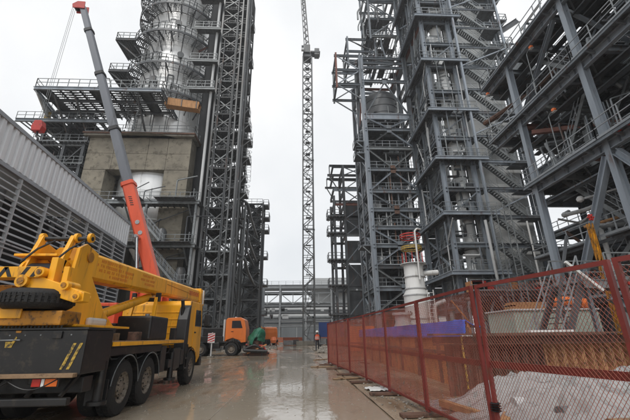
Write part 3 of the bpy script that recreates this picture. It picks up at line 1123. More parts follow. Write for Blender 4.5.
def pb(parent, name, mat, x0, x1, y0, y1, z0, z1, bev=.012):
    return MB().box(x0, x1, y0, y1, z0, z1).build(name, mat, parent, bevel=bev)


# ================================================================== YELLOW TRUCK CRANE (local: x right, y forward; rear face at y=0)
T = thing('truck_crane', 'yellow truck crane with lowered boom and black rear box, seen from behind', 'truck crane', (-4.95, 6.75, 0.0), 0, local=True)
pb(T, 'chassis_rail', blk, -.48, -.36, .1, 7.6, .78, 1.06)
pb(T, 'chassis_rail', blk, .36, .48, .1, 7.6, .78, 1.06)
for y in (1.75, 3.05):
    m_ = MB()
    m_.tube((-1.0, y, .52), (1.0, y, .52), .1, n=12)
    m_.lathe([(0, -.28), (.2, -.2), (.26, 0), (.2, .2), (0, .28)], (0, y, .54), 16, 'y')
    m_.build('axle', blk, T, smooth=True)
m_ = MB()
m_.tube((-1.0, 6.9, .52), (1.0, 6.9, .52), .09, n=12)
m_.build('axle', blk, T, smooth=True)
for y in (1.75, 3.05):
    wheel(T, 1.08, y, .53, .30, 1, True)
    wheel(T, -1.08, y, .53, .30, -1, True)
wheel(T, 1.06, 6.9, .53, .31, 1)
wheel(T, -1.06, 6.9, .53, .31, -1)
# mudguards over the rear bogie
for sx in (-1, 1):
    for y in (1.75, 3.05):
        m_ = MB()
        for i in range(12):
            a0, a1 = R_(8 + i * 14), R_(8 + (i + 1) * 14)
            q = []
            for rr in (.62, .635):
                for a in (a0, a1):
                    for x in (sx * .84, sx * 1.27):
                        q.append((x, y + rr * math.cos(a), .53 + rr * math.sin(a)))
            m_.add(q, [(0, 1, 3, 2), (4, 6, 7, 5), (0, 4, 5, 1), (2, 3, 7, 6), (0, 2, 6, 4), (1, 5, 7, 3)])
        ob = m_.build('mudguard', blk, T, smooth=True)
        m_ = MB()
        m_.path([(sx * 1.275, y + .64 * math.cos(R_(a)), .53 + .64 * math.sin(R_(a))) for a in range(4, 178, 12)], .010, 6)
        m_.build('edge_trim', galv, ob, smooth=True)
        pb(T, 'mud_flap', black, sx * 1.06 - .2, sx * 1.06 + .2, y - .72, y - .69, .3, .75, .004) if y < 2 else None
# rear box body and bumper
RB = ob = pb(T, 'rear_box', blk, -1.27, 1.25, 0, .95, .93, 1.66, .02)
pb(ob, 'lid_edge', blk, -1.29, 1.27, -.02, .97, 1.662, 1.70, .008)
pb(T, 'rear_ledge', plankm, -1.3, 1.22, -.14, -.005, .90, .965, .01)
# hazard bars on the right-hand end of the rear box
for j in range(2):
    m_ = MB()
    x = .90 + j * .11
    m_.prism([(x, 1.02), (x + .05, 1.02), (x + .2, 1.44), (x + .15, 1.44)], -.008, -.002, 'y')
    m_.build('hazard_bar', stripe_y, T)
# small gold emblem on the rear box
m_ = MB()
m_.prism([(-.09, 1.38), (.02, 1.38), (.035, 1.44), (.065, 1.49), (.07, 1.55), (.05, 1.56), (.035, 1.5), (.0, 1.475), (-.1, 1.475)], -.009, -.002, 'y')
m_.build('emblem', stripe_y, T)
pb(T, 'emblem_plate', yel_in, .03, .12, -.01, -.001, 1.62, 1.655, .002)
pb(T, 'bumper_bar', blk, -1.25, 1.2, -.14, -.02, .48, .6, .02)
for j in range(6):
    x = -1.2 + j * .17
    pb(T, 'bumper_stripe', stripe_y, x, x + .09, -.146, -.141, .5, .58, .001)
for x in (-.95, -.25, .45, 1.0):
    m_ = MB()
    m_.bar((x, .0, .6), (x + .1, .3, .95), .05, .05)
    m_.build('bumper_bracket', blk, T)
lp = pb(T, 'tail_lamp', black, .52, .97, -.06, .0, .75, .9, .012)
pb(lp, 'lens', redlens, .54, .68, -.075, -.061, .765, .885, .008)
pb(lp, 'lens', white, .69, .74, -.075, -.061, .765, .885, .008)
pb(lp, 'lens', orlens, .75, .95, -.075, -.061, .765, .885, .008)
lp = pb(T, 'tail_lamp', black, -.97, -.52, -.06, .0, .75, .9, .012)
pb(lp, 'lens', redlens, -.68, -.54, -.075, -.061, .765, .885, .008)
pb(lp, 'lens', orlens, -.95, -.69, -.075, -.061, .765, .885, .008)
for (xa, xb, dip) in ((-.9, .2, .22), (.1, .95, .16), (-1.1, -.3, .12)):
    m_ = MB()
    m_.path([(xa + (xb - xa) * i / 10, -.07, .88 - dip * math.sin(math.pi * i / 10)) for i in range(11)], .012, 6)
    m_.build('air_hose', black, T, smooth=True)
# outriggers
for y in (.55, 4.55):
    pb(T, 'outrigger_beam', blk, -1.26, 1.26, y - .14, y + .14, .70, .92, .015) if y > 1 else pb(T, 'outrigger_beam', blk, -1.2, 1.18, .3, .6, .62, .88, .015)
    for sx in (-1, 1):
        m_ = MB()
        m_.tube((sx * 1.18, y + .32, .40), (sx * 1.18, y + .32, 1.1), .085, n=12)
        m_.tube((sx * 1.18, y + .32, .34), (sx * 1.18, y + .32, .40), .17, n=12)
        m_.build('outrigger_jack', blk, T, smooth=True)
# deck plates and yellow edge, side lockers
pb(T, 'deck', blk, -1.24, 1.24, .97, 5.62, 1.34, 1.42, .008)
for k in range(4):
    y = 1.0 + k * 1.155
    pb(T, 'deck_plank', plankm, -1.22, 1.22, y, y + 1.14, 1.422, 1.455, .006)
pb(T, 'deck_edge', yel, 1.242, 1.275, .98, 5.62, 1.36, 1.44, .005)
pb(T, 'deck_edge', yel, -1.275, -1.242, .98, 5.62, 1.36, 1.44, .005)
pb(T, 'side_skirt', blk, 1.1, 1.2, .97, 3.9, 1.17, 1.335, .01)
pb(T, 'tool_locker', blk, .95, 1.22, 3.86, 4.24, .62, 1.3, .02)
pb(T, 'tool_locker', blk, .62, 1.24, 4.9, 5.5, .62, 1.22, .03)
m_ = MB()
m_.tube((.55, 5.25, .8), (1.2, 5.25, .8), .24, n=18)
m_.build('air_tank', blk, T, smooth=True)
pb(T, 'battery_box', blk, .8, 1.23, 5.6, 5.95, .7, 1.15, .02)
# clutter on the deck and chassis side: hoses, chains, brackets, steps
r = random.Random(14)
for k in range(7):
    y0 = 1.0 + k * .62
    m_ = MB()
    m_.path([(1.12, y0, 1.30), (1.16, y0 + .2, 1.12 - r.uniform(0, .1)), (1.15, y0 + .5, 1.10), (1.1, y0 + .8, 1.25)], .016, 6)
    m_.build('brake_hose', black, T, smooth=True)
for k in range(5):
    x = r.uniform(.2, 1.0)
    y0 = r.uniform(2.6, 4.9)
    m_ = MB()
    m_.path([(x, y0, 1.47), (x + r.uniform(-.2, .2), y0 + .25, 1.50), (x + r.uniform(-.3, .2), y0 + .6, 1.475)], .022, 6)
    m_.build('deck_hose', black, T, smooth=True)
for (x, y, w, d, h, mt) in ((.78, 4.75, .3, .25, .28, yel_in), (.4, 4.8, .2, .2, .4, galv), (.9, 2.75, .22, .3, .2, rustd), (.2, 3.0, .35, .2, .18, plankm), (1.02, 5.25, .16, .2, .35, blk)):
    pb(T, 'deck_box', mt, x - w / 2, x + w / 2, y - d / 2, y + d / 2, 1.457, 1.457 + h, .012)
for z in (.55, .85):
    pb(T, 'step', blk, 1.02, 1.26, 5.98, 6.25, z, z + .04, .006)
for y in (5.98, 6.22):
    m_ = MB()
    m_.bar((1.24, y, .5), (1.24, y, 1.3), .03)
    m_.build('step_bar', blk, T)
m_ = MB()
m_.path([(.97, 6.1, 1.2), (.97, 6.1, 2.55), (.97, 6.0, 2.75)], .06, 10)
m_.build('exhaust_stack', blk, T, smooth=True)
for k in range(9):
    m_ = MB()
    x = -1.1 + k * .26
    m_.tube((x, -.006, 1.58), (x, .0, 1.58), .014, n=6)
    m_.build('bolt', galv, RB)
for x in (-.55, .75):
    pb(RB, 'hinge', blk, x - .08, x + .08, -.03, -.001, 1.52, 1.64, .006)
m_ = MB()
m_.path([(-.2, -.03, 1.5), (-.1, -.07, 1.5), (.05, -.07, 1.5), (.15, -.03, 1.5)], .012, 6)
m_.build('grab_handle', galv, RB, smooth=True)
# turntable
m_ = MB()
m_.tube((0, 1.55, 1.46), (0, 1.55, 1.62), .82, n=40)
m_.tube((0, 1.55, 1.62), (0, 1.55, 1.70), .9, n=40)
m_.build('turntable', blk, T, smooth=True, angle=30)
m_ = MB()
for i in range(36):
    a = 2 * math.pi * i / 36
    m_.tube((.84 * math.cos(a), 1.55 + .84 * math.sin(a), 1.7), (.84 * math.cos(a), 1.55 + .84 * math.sin(a), 1.725), .018, n=6)
m_.build('turntable_bolt', galv, T)
# slewing frame: two big plates, cross members
for sx, nm in ((.36, 'turret_plate'), (-.46, 'turret_plate')):
    m_ = MB()
    m_.prism([(.55, 1.76), (2.62, 1.76), (2.0, 2.1), (1.25, 2.78), (1.35, 3.32), (.85, 3.44), (.62, 3.30), (.52, 2.5)], sx, sx + .07, 'x')
    ob = m_.build(nm, yel, T, bevel=.012)
    pb(ob, 'edge_flange', yel, sx - .02, sx + .11, .55, 2.6, 1.72, 1.76, .004)
    m_ = MB()
    m_.tube((sx - .03, 1.02, 3.18), (sx + .1, 1.02, 3.18), .11, n=16)
    m_.build('pivot_pin', yel_in, ob, smooth=True)
pb(T, 'turret_floor', yel, -.85, .85, .3, 2.5, 1.725, 1.77, .01)
pb(T, 'turret_cross_plate', yel_in, -.39, .36, 1.9, 1.95, 1.78, 2.1, .006)
m_ = MB()
m_.box(.432, .55, 1.3, 2.0, 1.775, 1.94)
m_.build('cable_cover', wht2, T, bevel=.05)
# black disc painted as the shaded hollow of a hole in the plate
m_ = MB()
m_.tube((.425, 2.18, 1.9), (.434, 2.18, 1.9), .03, n=12)
m_.build('hole_disc', blk, T)
# hoist A-frame with the dark headboard across its top
for sx in (-.42, .20):
    m_ = MB()
    m_.prism([(.25, 2.7), (.42, 2.7), (.72, 3.52), (.58, 3.56)], sx, sx + .08, 'x')
    m_.build('mast_arm', yel, T, bevel=.01)
m_ = MB()
m_.tube((-.44, .66, 3.5), (.62, .66, 3.5), .045, n=12)
m_.build('head_shaft', blk, T, smooth=True)
for x in (-.4, .30, .58):
    m_ = MB()
    m_.tube((x - .03, .66, 3.52), (x + .03, .66, 3.52), .1, n=18)
    m_.build('sheave', yel, T, smooth=True)
# winch drum
m_ = MB()
m_.lathe([(.0, -.05), (.26, -.05), (.26, .0), (.0, .0)], (.28, .5, 2.75), 30, 'x')
m_.build('winch_flange', yel, T, smooth=True, angle=30)
m_ = MB()
m_.lathe([(.0, -.05), (.26, -.05), (.26, .0), (.0, .0)], (-.38, .5, 2.75), 30, 'x')
m_.build('winch_flange', yel, T, smooth=True, angle=30)
m_ = MB()
pr_ = []
for i in range(24):
    pr_ += [(.185, -.37 + i * .025), (.2, -.357 + i * .025)]
m_.lathe(pr_, (.0, .5, 2.75), 24, 'x')
m_.build('winch_rope', steel_d, T, smooth=True)
for dy, dz in ((-.05, .02), (.06, .02)):
    m_ = MB()
    m_.tube((.28, .5 + dy, 2.75 + dz), (.29, .5 + dy, 2.75 + dz), .022, n=8)
    m_.build('bolt', blk, T)
pb(T, 'winch_cover', yel, -.62, .2, .3, .75, 3.06, 3.11, .01)
# rear counter frame (yellow tail), tyre lying on it, striped jib root
pb(T, 'counterweight', yel_in, -1.25, .80, -.1, .5, 1.74, 1.99, .03)
pb(T, 'counterweight_cap', yel, -1.25, .12, -.13, -.102, 1.86, 2.02, .008)
m_ = MB()
m_.lathe([(.3, 0), (.47, 0), (.55, .05), (.575, .1), (.575, .24), (.55, .29), (.47, .34), (.3, .34)], (.18, .12, 2.02), 40)
for i in range(40):
    a = 2 * math.pi * i / 40
    m_.bar((.18 + .58 * math.cos(a), .12 + .58 * math.sin(a), 2.11), (.18 + .58 * math.cos(a), .12 + .58 * math.sin(a), 2.27), .05, .02, (math.cos(a), math.sin(a), 0))
for zz in (2.16, 2.22):
    m_.lathe([(.575, zz - 2.02 - .012), (.59, zz - 2.02), (.575, zz - 2.02 + .012)], (.18, .12, 2.02), 40)
sp = m_.build('spare_tyre', rub, T, smooth=True)
m_ = MB()
m_.lathe([(.3, .05), (.16, .1), (0, .1)], (.18, .12, 2.02), 24)
m_.build('rim', rim_m, sp, smooth=True)
jb = pb(T, 'jib_root', yel, -1.4, .30, -.18, .16, 2.56, 2.76, .012)
for j in range(9):
    x = -1.38 + j * .19
    m_ = MB()
    d_ = .1 if j % 3 else -.1
    m_.prism([(x, 2.57), (x + .07, 2.57), (x + .07 + d_, 2.75), (x + d_, 2.75)], -.187, -.181, 'y')
    m_.build('hazard_bar', black, jb)
# twin arm that runs down to the right with pins and knuckles
m_ = MB()
m_.prism([(.0, 2.62), (.2, 2.62), (1.12, 2.30), (1.12, 2.14), (.96, 2.12), (.0, 2.42)], -.12, .1, 'y')
m_.build('lower_arm', yel, T, bevel=.015)
for (x, z, w) in ((.02, 2.5, .16), (.3, 2.66, .12), (.78, 2.42, .12), (1.02, 2.22, .1)):
    m_ = MB()
    m_.tube((x, -.2, z), (x, .18, z), w * .7, n=16)
    kn = m_.build('knuckle', yel, T, smooth=True)
    m_ = MB()
    m_.tube((x, -.22, z), (x, -.2, z), w * .38, n=12)
    m_.build('pin', yel_in, kn, smooth=True)
pb(T, 'lug_plate', yel, .38, .50, -.08, .12, 2.5, 2.95, .012)
pb(T, 'lug_plate', yel, .62, .72, -.05, .1, 2.36, 2.78, .012)
m_ = MB()
m_.tube((.1, -.05, 2.3), (.1, -.05, 2.05), .1, n=12)
m_.build('hook_shank', yel_in, T, smooth=True)
m_ = MB()
m_.path([(.3, .1, 2.9), (.42, .3, 3.2), (.5, .6, 3.45)], .02, 6)
m_.build('hydraulic_hose', black, T, smooth=True)
m_ = MB()
m_.path([(-.3, .1, 2.9), (-.2, .3, 3.2), (-.1, .6, 3.45)], .02, 6)
m_.build('hydraulic_hose', black, T, smooth=True)
# operator's cab of the crane (left side, mostly behind the turret)
cb = pb(T, 'operator_cab', yel, -1.22, -.52, 1.3, 2.6, 1.76, 3.05, .05)
pb(cb, 'side_window', glass, -.519, -.512, 1.5, 2.4, 2.3, 2.9, .002)
pb(cb, 'rear_window', glass, -1.12, -.62, 1.288, 1.298, 2.3, 2.9, .002)
# engine cover
pb(T, 'engine_cover', yel_in, -1.1, -.48, .3, 1.25, 1.76, 2.5, .05)
# main boom
BX0, BX1 = -.22, .30
def boomz(y):
    return 2.76 + (y - 1.4) * .0375
def boomsec(name, y0, y1, ins, mat, hh=.62):
    m_ = MB()
    q = []
    for y in (y0, y1):
        zb = boomz(y) + ins
        h = hh - ins * 1.7 - (y - 1.4) * .008
        x0, x1 = BX0 + ins, BX1 - ins
        c = .07
        q += [(x0 + c, y, zb), (x1 - c, y, zb), (x1, y, zb + c), (x1, y, zb + h - c), (x1 - c, y, zb + h), (x0 + c, y, zb + h), (x0, y, zb + h - c), (x0, y, zb + c)]
    m_.add(q, [(i, (i + 1) % 8, 8 + (i + 1) % 8, 8 + i) for i in range(8)] + [tuple(range(7, -1, -1)), tuple(range(8, 16))])
    return m_.build(name, mat, T, bevel=.012)
bm_ = boomsec('boom', .85, 10.7, 0, yel)
boomsec('inner_boom', 10.7, 11.25, .05, yel)
for y in (3.2, 6.4, 9.2):
    m_ = MB()
    m_.box(BX0 - .02, BX1 + .02, y, y + .06, boomz(y) - .02, boomz(y) - .004)
    m_.build('wear_strap', yel_in, bm_)
m_ = MB()
m_.box(BX1 + .001, BX1 + .012, 6.2, 9.0, boomz(7.5) + .32, boomz(7.5) + .335)
m_.build('trim_line', yel_in, bm_)
m_ = MB()
m_.box(BX0 - .04, BX1 + .05, 10.58, 10.72, boomz(10.6) - .03, boomz(10.6) + .62)
m_.build('boom_collar', yel, T, bevel=.015)
hd = MB()
hd.box(-.16, -.1, 11.2, 11.75, 3.02, 3.75)
hd.box(.18, .24, 11.2, 11.75, 3.02, 3.75)
hd = hd.build('boom_head', yel, T, bevel=.02)
for (y, z) in ((11.55, 3.62), (11.6, 3.16)):
    m_ = MB()
    m_.lathe([(.0, -.06), (.17, -.06), (.14, 0), (.17, .06), (0, .06)], (.04, y, z), 24, 'x')
    m_.build('sheave', steel_d, hd, smooth=True)
pb(T, 'end_plate', white, .25, .31, 11.3, 11.42, 3.05, 3.72, .008)
# worn red lettering panels: rows of short block strokes on the boom side
r = random.Random(5)
m_ = MB()
for row, (ya, yb, dz) in enumerate(((1.75, 2.75, .44), (1.6, 3.5, .33), (1.7, 3.4, .22), (2.2, 3.1, .12), (4.1, 4.9, .40), (4.0, 5.1, .28), (4.3, 5.0, .16))):
    y = ya
    while y < yb:
        w = r.uniform(.035, .05)
        z = boomz(y) + dz
        t = .014
        kind = r.randrange(4)
        X0, X1 = BX1 + .0005, BX1 + .004
        m_.box(X0, X1, y, y + t, z, z + .07)
        if kind != 1:
            m_.box(X0, X1, y + w, y + w + t, z, z + .07)
        if kind in (0, 1, 3):
            m_.box(X0, X1, y + t, y + w, z + .056, z + .07)
        if kind in (1, 2):
            m_.box(X0, X1, y + t, y + w, z + .028, z + .042)
        if kind == 3:
            m_.box(X0, X1, y + t, y + w, z, z + .014)
        y += w + .04 + (.06 if r.random() < .2 else 0)
m_.build('lettering', M('faded_red_lettering', (0.60, 0.17, 0.022), .5), bm_)
m_ = MB()
y = 8.9
for j in range(9):
    z = boomz(y) + .2
    m_.box(BX1 + .0005, BX1 + .004, y, y + .03, z, z + .19)
    m_.box(BX1 + .0005, BX1 + .004, y + .11, y + .14, z, z + .19)
    m_.box(BX1 + .0005, BX1 + .004, y + .03, y + .11, z + (.08 if j % 2 else .16), z + (.11 if j % 2 else .19))
    y += .17
m_.build('lettering', M('red_lettering', (0.52, 0.05, 0.03), .5), bm_)
# lift cylinder
m_ = MB()
m_.tube((.05, 2.3, 2.0), (.05, 5.35, 2.78), .12, n=16)
m_.build('lift_cylinder', yel, T, smooth=True)
m_ = MB()
m_.tube((.05, 5.3, 2.77), (.05, 5.9, 2.92), .07, n=14)
m_.build('lift_rod', chrome, T, smooth=True)
# boom rest behind the cab
for x in (-.35, .42):
    m_ = MB()
    m_.bar((x, 4.9, 1.46), (x * .9, 5.2, 2.8), .1, .1)
    m_.build('boom_rest_post', yel, T, bevel=.008)
m_ = MB()
m_.prism([(-.4, 2.62), (.5, 2.62), (.5, 2.9), (.36, 2.9), (.34, 2.74), (-.26, 2.74), (-.28, 2.9), (-.4, 2.9)], 5.14, 5.24, 'y')
m_.build('boom_rest_cradle', blk, T, bevel=.008)
# black tank/boxes on deck
ob = pb(T, 'oil_tank', blk, .15, 1.05, 3.3, 4.6, 1.457, 2.08, .05)
m_ = MB()
m_.tube((.8, 3.6, 2.08), (.8, 3.6, 2.14), .06, n=12)
m_.build('filler_cap', galv, ob, smooth=True)
pb(T, 'deck_locker', blk, -1.1, .1, 3.4, 4.5, 1.457, 1.9, .03)
# driver's cab
cy0, cy1 = 6.33, 8.1
m_ = MB()
m_.prism([(cy0, 1.28), (cy0, 2.62), (cy0 + .14, 2.76), (cy1 - .35, 2.78), (cy1 - .16, 2.70), (cy1, 1.95), (cy1 + .04, .82), (cy1 - .3, .62), (cy1 - .42, .9), (cy1 - .75, 1.2), (cy0 + .28, 1.2)], -1.17, 1.17, 'x')
cab_ = m_.build('cab', yel, T, bevel=.035)
for k in range(5):
    z = 1.42 + k * .23
    m_ = MB()
    m_.box(-1.0, 1.02, cy0 - .022, cy0 - .002, z, z + .045)
    m_.build('rib', yel, cab_, bevel=.008)
for sx in (1, -1):
    m_ = MB()
    X0, X1 = (1.168, 1.186) if sx > 0 else (-1.186, -1.168)
    m_.prism([(cy0 + .62, 1.12), (cy0 + .62, 2.56), (cy1 - .33, 2.58), (cy1 - .1, 1.95), (cy1 - .1, 1.2), (cy1 - .5, .98)], X0, X1, 'x')
    dr = m_.build('door', yel, cab_, bevel=.006)
    m_ = MB()
    X0, X1 = (1.184, 1.192) if sx > 0 else (-1.192, -1.184)
    m_.prism([(cy0 + .72, 1.9), (cy0 + .72, 2.48), (cy1 - .38, 2.5), (cy1 - .2, 1.95), (cy1 - .2, 1.9)], X0, X1, 'x')
    m_.build('side_window', glass, dr)
    pb(dr, 'handle', black, 1.186 if sx > 0 else -1.21, 1.21 if sx > 0 else -1.186, cy0 + .7, cy0 + .88, 1.66, 1.71, .006)
    m_ = MB()
    m_.path([(sx * 1.15, cy1 - .1, 2.5), (sx * 1.36, cy1 + .02, 2.5), (sx * 1.36, cy1 + .02, 1.95)], .016, 6)
    mr_ = m_.build('mirror_arm', black, cab_, smooth=True)
    pb(mr_, 'mirror', black, sx * 1.36 - .1, sx * 1.36 + .1, cy1 - .04, cy1 + .08, 1.95, 2.38, .02)
pb(T, 'front_bumper', blk, -1.22, 1.22, cy1 + .02, cy1 + .2, .5, .85, .03)
m_ = MB()
m_.prism([(cy1 - .17, 2.6), (cy1 - .01, 2.0), (cy1 + .012, 2.0), (cy1 - .145, 2.62)], -1.05, 1.05, 'x')
m_.build('windscreen', glass, cab_)
# air intake / exhaust shroud behind the cab's right corner
m_ = MB()
m_.prism([(cy0 - .42, 1.0), (cy0 - .42, 1.5), (cy0 - .34, 2.1), (cy0 - .18, 2.5), (cy0 - .03, 2.6), (cy0 - .03, 1.0)], .86, 1.21, 'x')
m_.build('air_intake', black, T, bevel=.03)
m_ = MB()
for i in range(9):
    a0, a1 = R_(5 + i * 19), R_(5 + (i + 1) * 19)
    q = []
    for rr in (.62, .65):
        for a in (a0, a1):
            for x in (.88, 1.2):
                q.append((x, 6.9 + rr * math.cos(a), .53 + rr * math.sin(a)))
    m_.add(q, [(0, 1, 3, 2), (4, 6, 7, 5), (0, 4, 5, 1), (2, 3, 7, 6), (0, 2, 6, 4), (1, 5, 7, 3)])
m_.build('mudguard', blk, T, smooth=True)
# chain of grey hooks along the rear lip
m_ = MB()
for i in range(24):
    x = -.75 + i * .065
    m_.bar((x, .05, 1.70), (x + .03, .03, 1.80 - .002 * abs(i - 12)), .02, .02)
m_.build('tooth_rack', galv, T)

# ================================================================== RED MOBILE CRANE with tall grey telescopic boom
T = thing('mobile_crane', 'red mobile crane raising its long grey telescopic boom behind the yellow truck', 'mobile crane', (-8.2, 19.0, 0.0), 0, local=True)
# local coordinates: x right, y forward
pb(T, 'carrier', red, -1.3, 1.2, -4.2, 5.2, .75, 1.35, .03)
for y in (-3.2, -1.8, 2.2, 3.6):
    wheel(T, 1.08, y, .58, .34, 1)
    wheel(T, -1.08, y, .58, .34, -1)
cb = pb(T, 'driver_cab', ored, -1.25, 1.15, 5.2, 6.9, .7, 2.5, .08)
pb(cb, 'windscreen', glass, -1.1, 1.0, 6.901, 6.91, 1.5, 2.3, .002)
pb(cb, 'side_window', glass, 1.151, 1.16, 5.5, 6.6, 1.5, 2.3, .002)
m_ = MB()
m_.tube((0, 0, 1.35), (0, 0, 1.6), 1.0, n=32)
m_.build('turntable', blk, T, smooth=True)
pb(T, 'turret_floor', red, -2.0, 1.4, -1.1, 1.1, 1.6, 1.85, .03)
for y in (-.52, .42):
    m_ = MB()
    m_.prism([(-1.0, 1.85), (1.3, 1.85), (1.4, 3.6), (1.0, 4.1), (.5, 4.0), (-.6, 2.6)], y, y + .09, 'y')
    m_.build('turret_plate', ored, T, bevel=.015)
pb(T, 'counterweight', red, 1.2, 2.0, -1.15, 1.15, 1.86, 3.0, .05)
oc = pb(T, 'operator_cab', ored, -1.9, -.2, -1.75, -.85, 1.7, 3.1, .06)
pb(oc, 'rear_window', glass, -1.7, -.5, -1.76, -1.752, 2.2, 2.95, .002)
# boom
b0 = V((.9, 0, 3.7))
bd = V((-.395, 0, 1)).normalized()
def bpt(z):
    return b0 + bd * ((z - b0.z) / bd.z)
def bsec(name, z0, z1, w, mat):
    p0, p1 = bpt(z0), bpt(z1)
    xx = V((0, 1, 0))
    yy = bd.cross(xx).normalized()
    hw, c = w / 2, w * .14
    poly = [(-hw + c, -hw), (hw - c, -hw), (hw, -hw + c), (hw, hw - c), (hw - c, hw), (-hw + c, hw), (-hw, hw - c), (-hw, -hw + c)]
    vs = [p + xx * a + yy * b for p in (p0, p1) for a, b in poly]
    m_ = MB()
    m_.add(vs, [(i, (i + 1) % 8, 8 + (i + 1) % 8, 8 + i) for i in range(8)] + [tuple(range(7, -1, -1)), tuple(range(8, 16))])
    return m_.build(name, mat, T, bevel=.01)
base = bsec('base_boom', 3.5, 9.8, .62, ored)
for z0, z1, w in ((9.8, 13.5, .50), (13.5, 17.6, .46), (17.6, 21.2, .42), (21.2, 23.3, .38)):
    bsec('boom_section', z0, z1, w, boomg)
for z, w in ((9.75, .72), (13.4, .60), (17.5, .56), (21.1, .52)):
    bsec('boom_collar', z, z + .22, w, ored if z < 10 else black)
for z in (6.9, 7.5):
    p = bpt(z)
    m_ = MB()
    m_.tube(p + V((.05, -.34, 0)), p + V((.05, -.30, 0)), .12, n=18)
    m_.build('pin_cover', chrome, base, smooth=True)
m_ = MB()
for a in range(5):
    p = bpt(9.0 - a * .12)
    m_.box(p.x - .09, p.x + .09, -.319, -.311, p.z - .03, p.z + .02)
m_.build('plate_mark', blk, base)
# head with sheaves
tp = bpt(23.3)
m_ = MB()
for y in (-.26, .2):
    m_.prism([(tp.x - .55, tp.z - .2), (tp.x + .26, tp.z - .25), (tp.x + .2, tp.z + .35), (tp.x - .3, tp.z + .38), (tp.x - .62, tp.z + .12)], y, y + .06, 'y')
hd = m_.build('boom_head', red, T, bevel=.01)
for (x, z) in ((-.42, .02), (-.05, .12)):
    m_ = MB()
    m_.lathe([(0, -.12), (.18, -.12), (.15, -.05), (.18, 0), (.15, .05), (.18, .12), (0, .12)], (tp.x + x, 0, tp.z + z), 24, 'y')
    m_.build('sheave', black, hd, smooth=True)
HX = tp.x - .62
m_ = MB()
for dx, dy in ((-.05, -.08), (.05, .08), (-.03, .02)):
    m_.tube((HX + dx, dy, 14.0), (HX + dx, dy, tp.z), .011, n=5)
m_.build('hoist_rope', galv, T)
hk = MB()
hk.prism([(HX - .26, 13.3), (HX + .26, 13.3), (HX + .32, 13.6), (HX + .2, 14.0), (HX - .2, 14.0), (HX - .32, 13.6)], -.2, .2, 'y')
hk = hk.build('hook_block', red, T, bevel=.03)
m_ = MB()
m_.path([(HX, 0, 13.3), (HX, 0, 13.0), (HX + .14, 0, 12.85), (HX + .14, 0, 12.65), (HX, 0, 12.55), (HX - .14, 0, 12.65)], .06, 8)
m_.build('hook', black, hk, smooth=True)
# lift ram
m_ = MB()
m_.tube((.15, -.66, 1.9), (-.02, -.66, 4.7), .19, n=16)
m_.build('lift_ram', ored, T, smooth=True)
m_ = MB()
m_.tube((-.02, -.66, 4.7), (-.3, -.66, 6.6), .085, n=14)
m_.tube((-.32, -.8, 6.6), (-.32, -.1, 6.6), .09, n=12)
m_.build('ram_rod', chrome, T, smooth=True)

# ================================================================== FRAME A (right, far side): braced open frame with a dark domed vessel
T = thing('braced_tower', 'tall braced steel frame enclosing a dark domed vessel, right of the road', 'steel frame', (13.8, 48.5, 0))
AX, AY = (10.1, 17.3), (45.0, 49.0, 53.0)
AZ = (4.2, 7.06, 9.9, 12.7, 15.2, 17.8, 20.6, 24.0, 27.5, 30.7, 33.0, 39.6)
for x in AX:
    for y in AY:
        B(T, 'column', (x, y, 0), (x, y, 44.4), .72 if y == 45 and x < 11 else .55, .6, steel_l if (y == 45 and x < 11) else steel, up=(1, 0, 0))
r = random.Random(31)
for i, z in enumerate(AZ):
    for y in AY:
        if y == 49 and z > 33:
            continue
        B(T, 'beam', (AX[0], y, z), (AX[1], y, z), .3, .5 if z not in (33.0,) else 1.0, steel_l if z == 33.0 else steel)
    for x in AX:
        B(T, 'beam', (x, AY[0], z), (x, AY[2], z), .3, .5, steel)
    if z < 33:
        deck(T, AX[0] - .2, AX[1] + .2, 45.2, 53, z + .3, grate, 1.8, 2.0, .08, i)
        handrail(T, [(AX[0] + .3, 45.25, z + .3), (AX[1] - .3, 45.25, z + .3)], rail_m, 1.15, 1.1, .06)
        handrail(T, [(AX[0] - .1, 45.3, z + .3), (AX[0] - .1, 52.9, z + .3)], rail_m, 1.15, 1.3, .06)
# K bracing over two storeys on the front, X on the side
mid = (AX[0] + AX[1]) / 2
for i in range(0, len(AZ) - 1):
    z0, z1 = AZ[i] + .25, AZ[i + 1] - .25
    if i % 2 == 0:
        B(T, 'brace', (AX[0] + .2, 44.95, z0), (mid, 44.95, z1), .2, .2, steel_l, 'H')
        B(T, 'brace', (AX[1] - .2, 44.95, z0), (mid, 44.95, z1), .2, .2, steel_l, 'H')
    else:
        B(T, 'brace', (mid, 44.95, z0), (AX[0] + .2, 44.95, z1), .2, .2, steel_l, 'H')
        B(T, 'brace', (mid, 44.95, z0), (AX[1] - .2, 44.95, z1), .2, .2, steel_l, 'H')
    m_ = MB()
    m_.box(mid - .35, mid + .35, 44.78, 44.83, (z1 if i % 2 == 0 else z0) - .35, (z1 if i % 2 == 0 else z0) + .35)
    m_.build('gusset_plate', rustd if i in (4, 5, 6, 7) else steel, T)
    for y0, y1 in ((45, 49), (49, 53)):
        if (i + (y0 > 46)) % 2:
            B(T, 'brace', (10.1, y0 + .2, z0), (10.1, y1 - .2, z1), .2, .2, steel_l, 'box')
        else:
            B(T, 'brace', (10.1, y0 + .2, z1), (10.1, y1 - .2, z0), .2, .2, steel_l, 'box')
# side balconies, left
for z in (27.0, 29.0, 12.9):
    deck(T, 8.7, 10.0, 45.6, 48.4, z, grate, 1.3, 1.4, 0, 1, False, 'side_platform')
    handrail(T, [(10.0, 45.6, z), (8.7, 45.6, z), (8.7, 48.4, z)], steel, 1.1, 1.2, .07)
    B(T, 'side_bracket', (10.0, 45.7, z - 1.2), (8.8, 45.7, z - .1), .14, .14, steel, 'box')
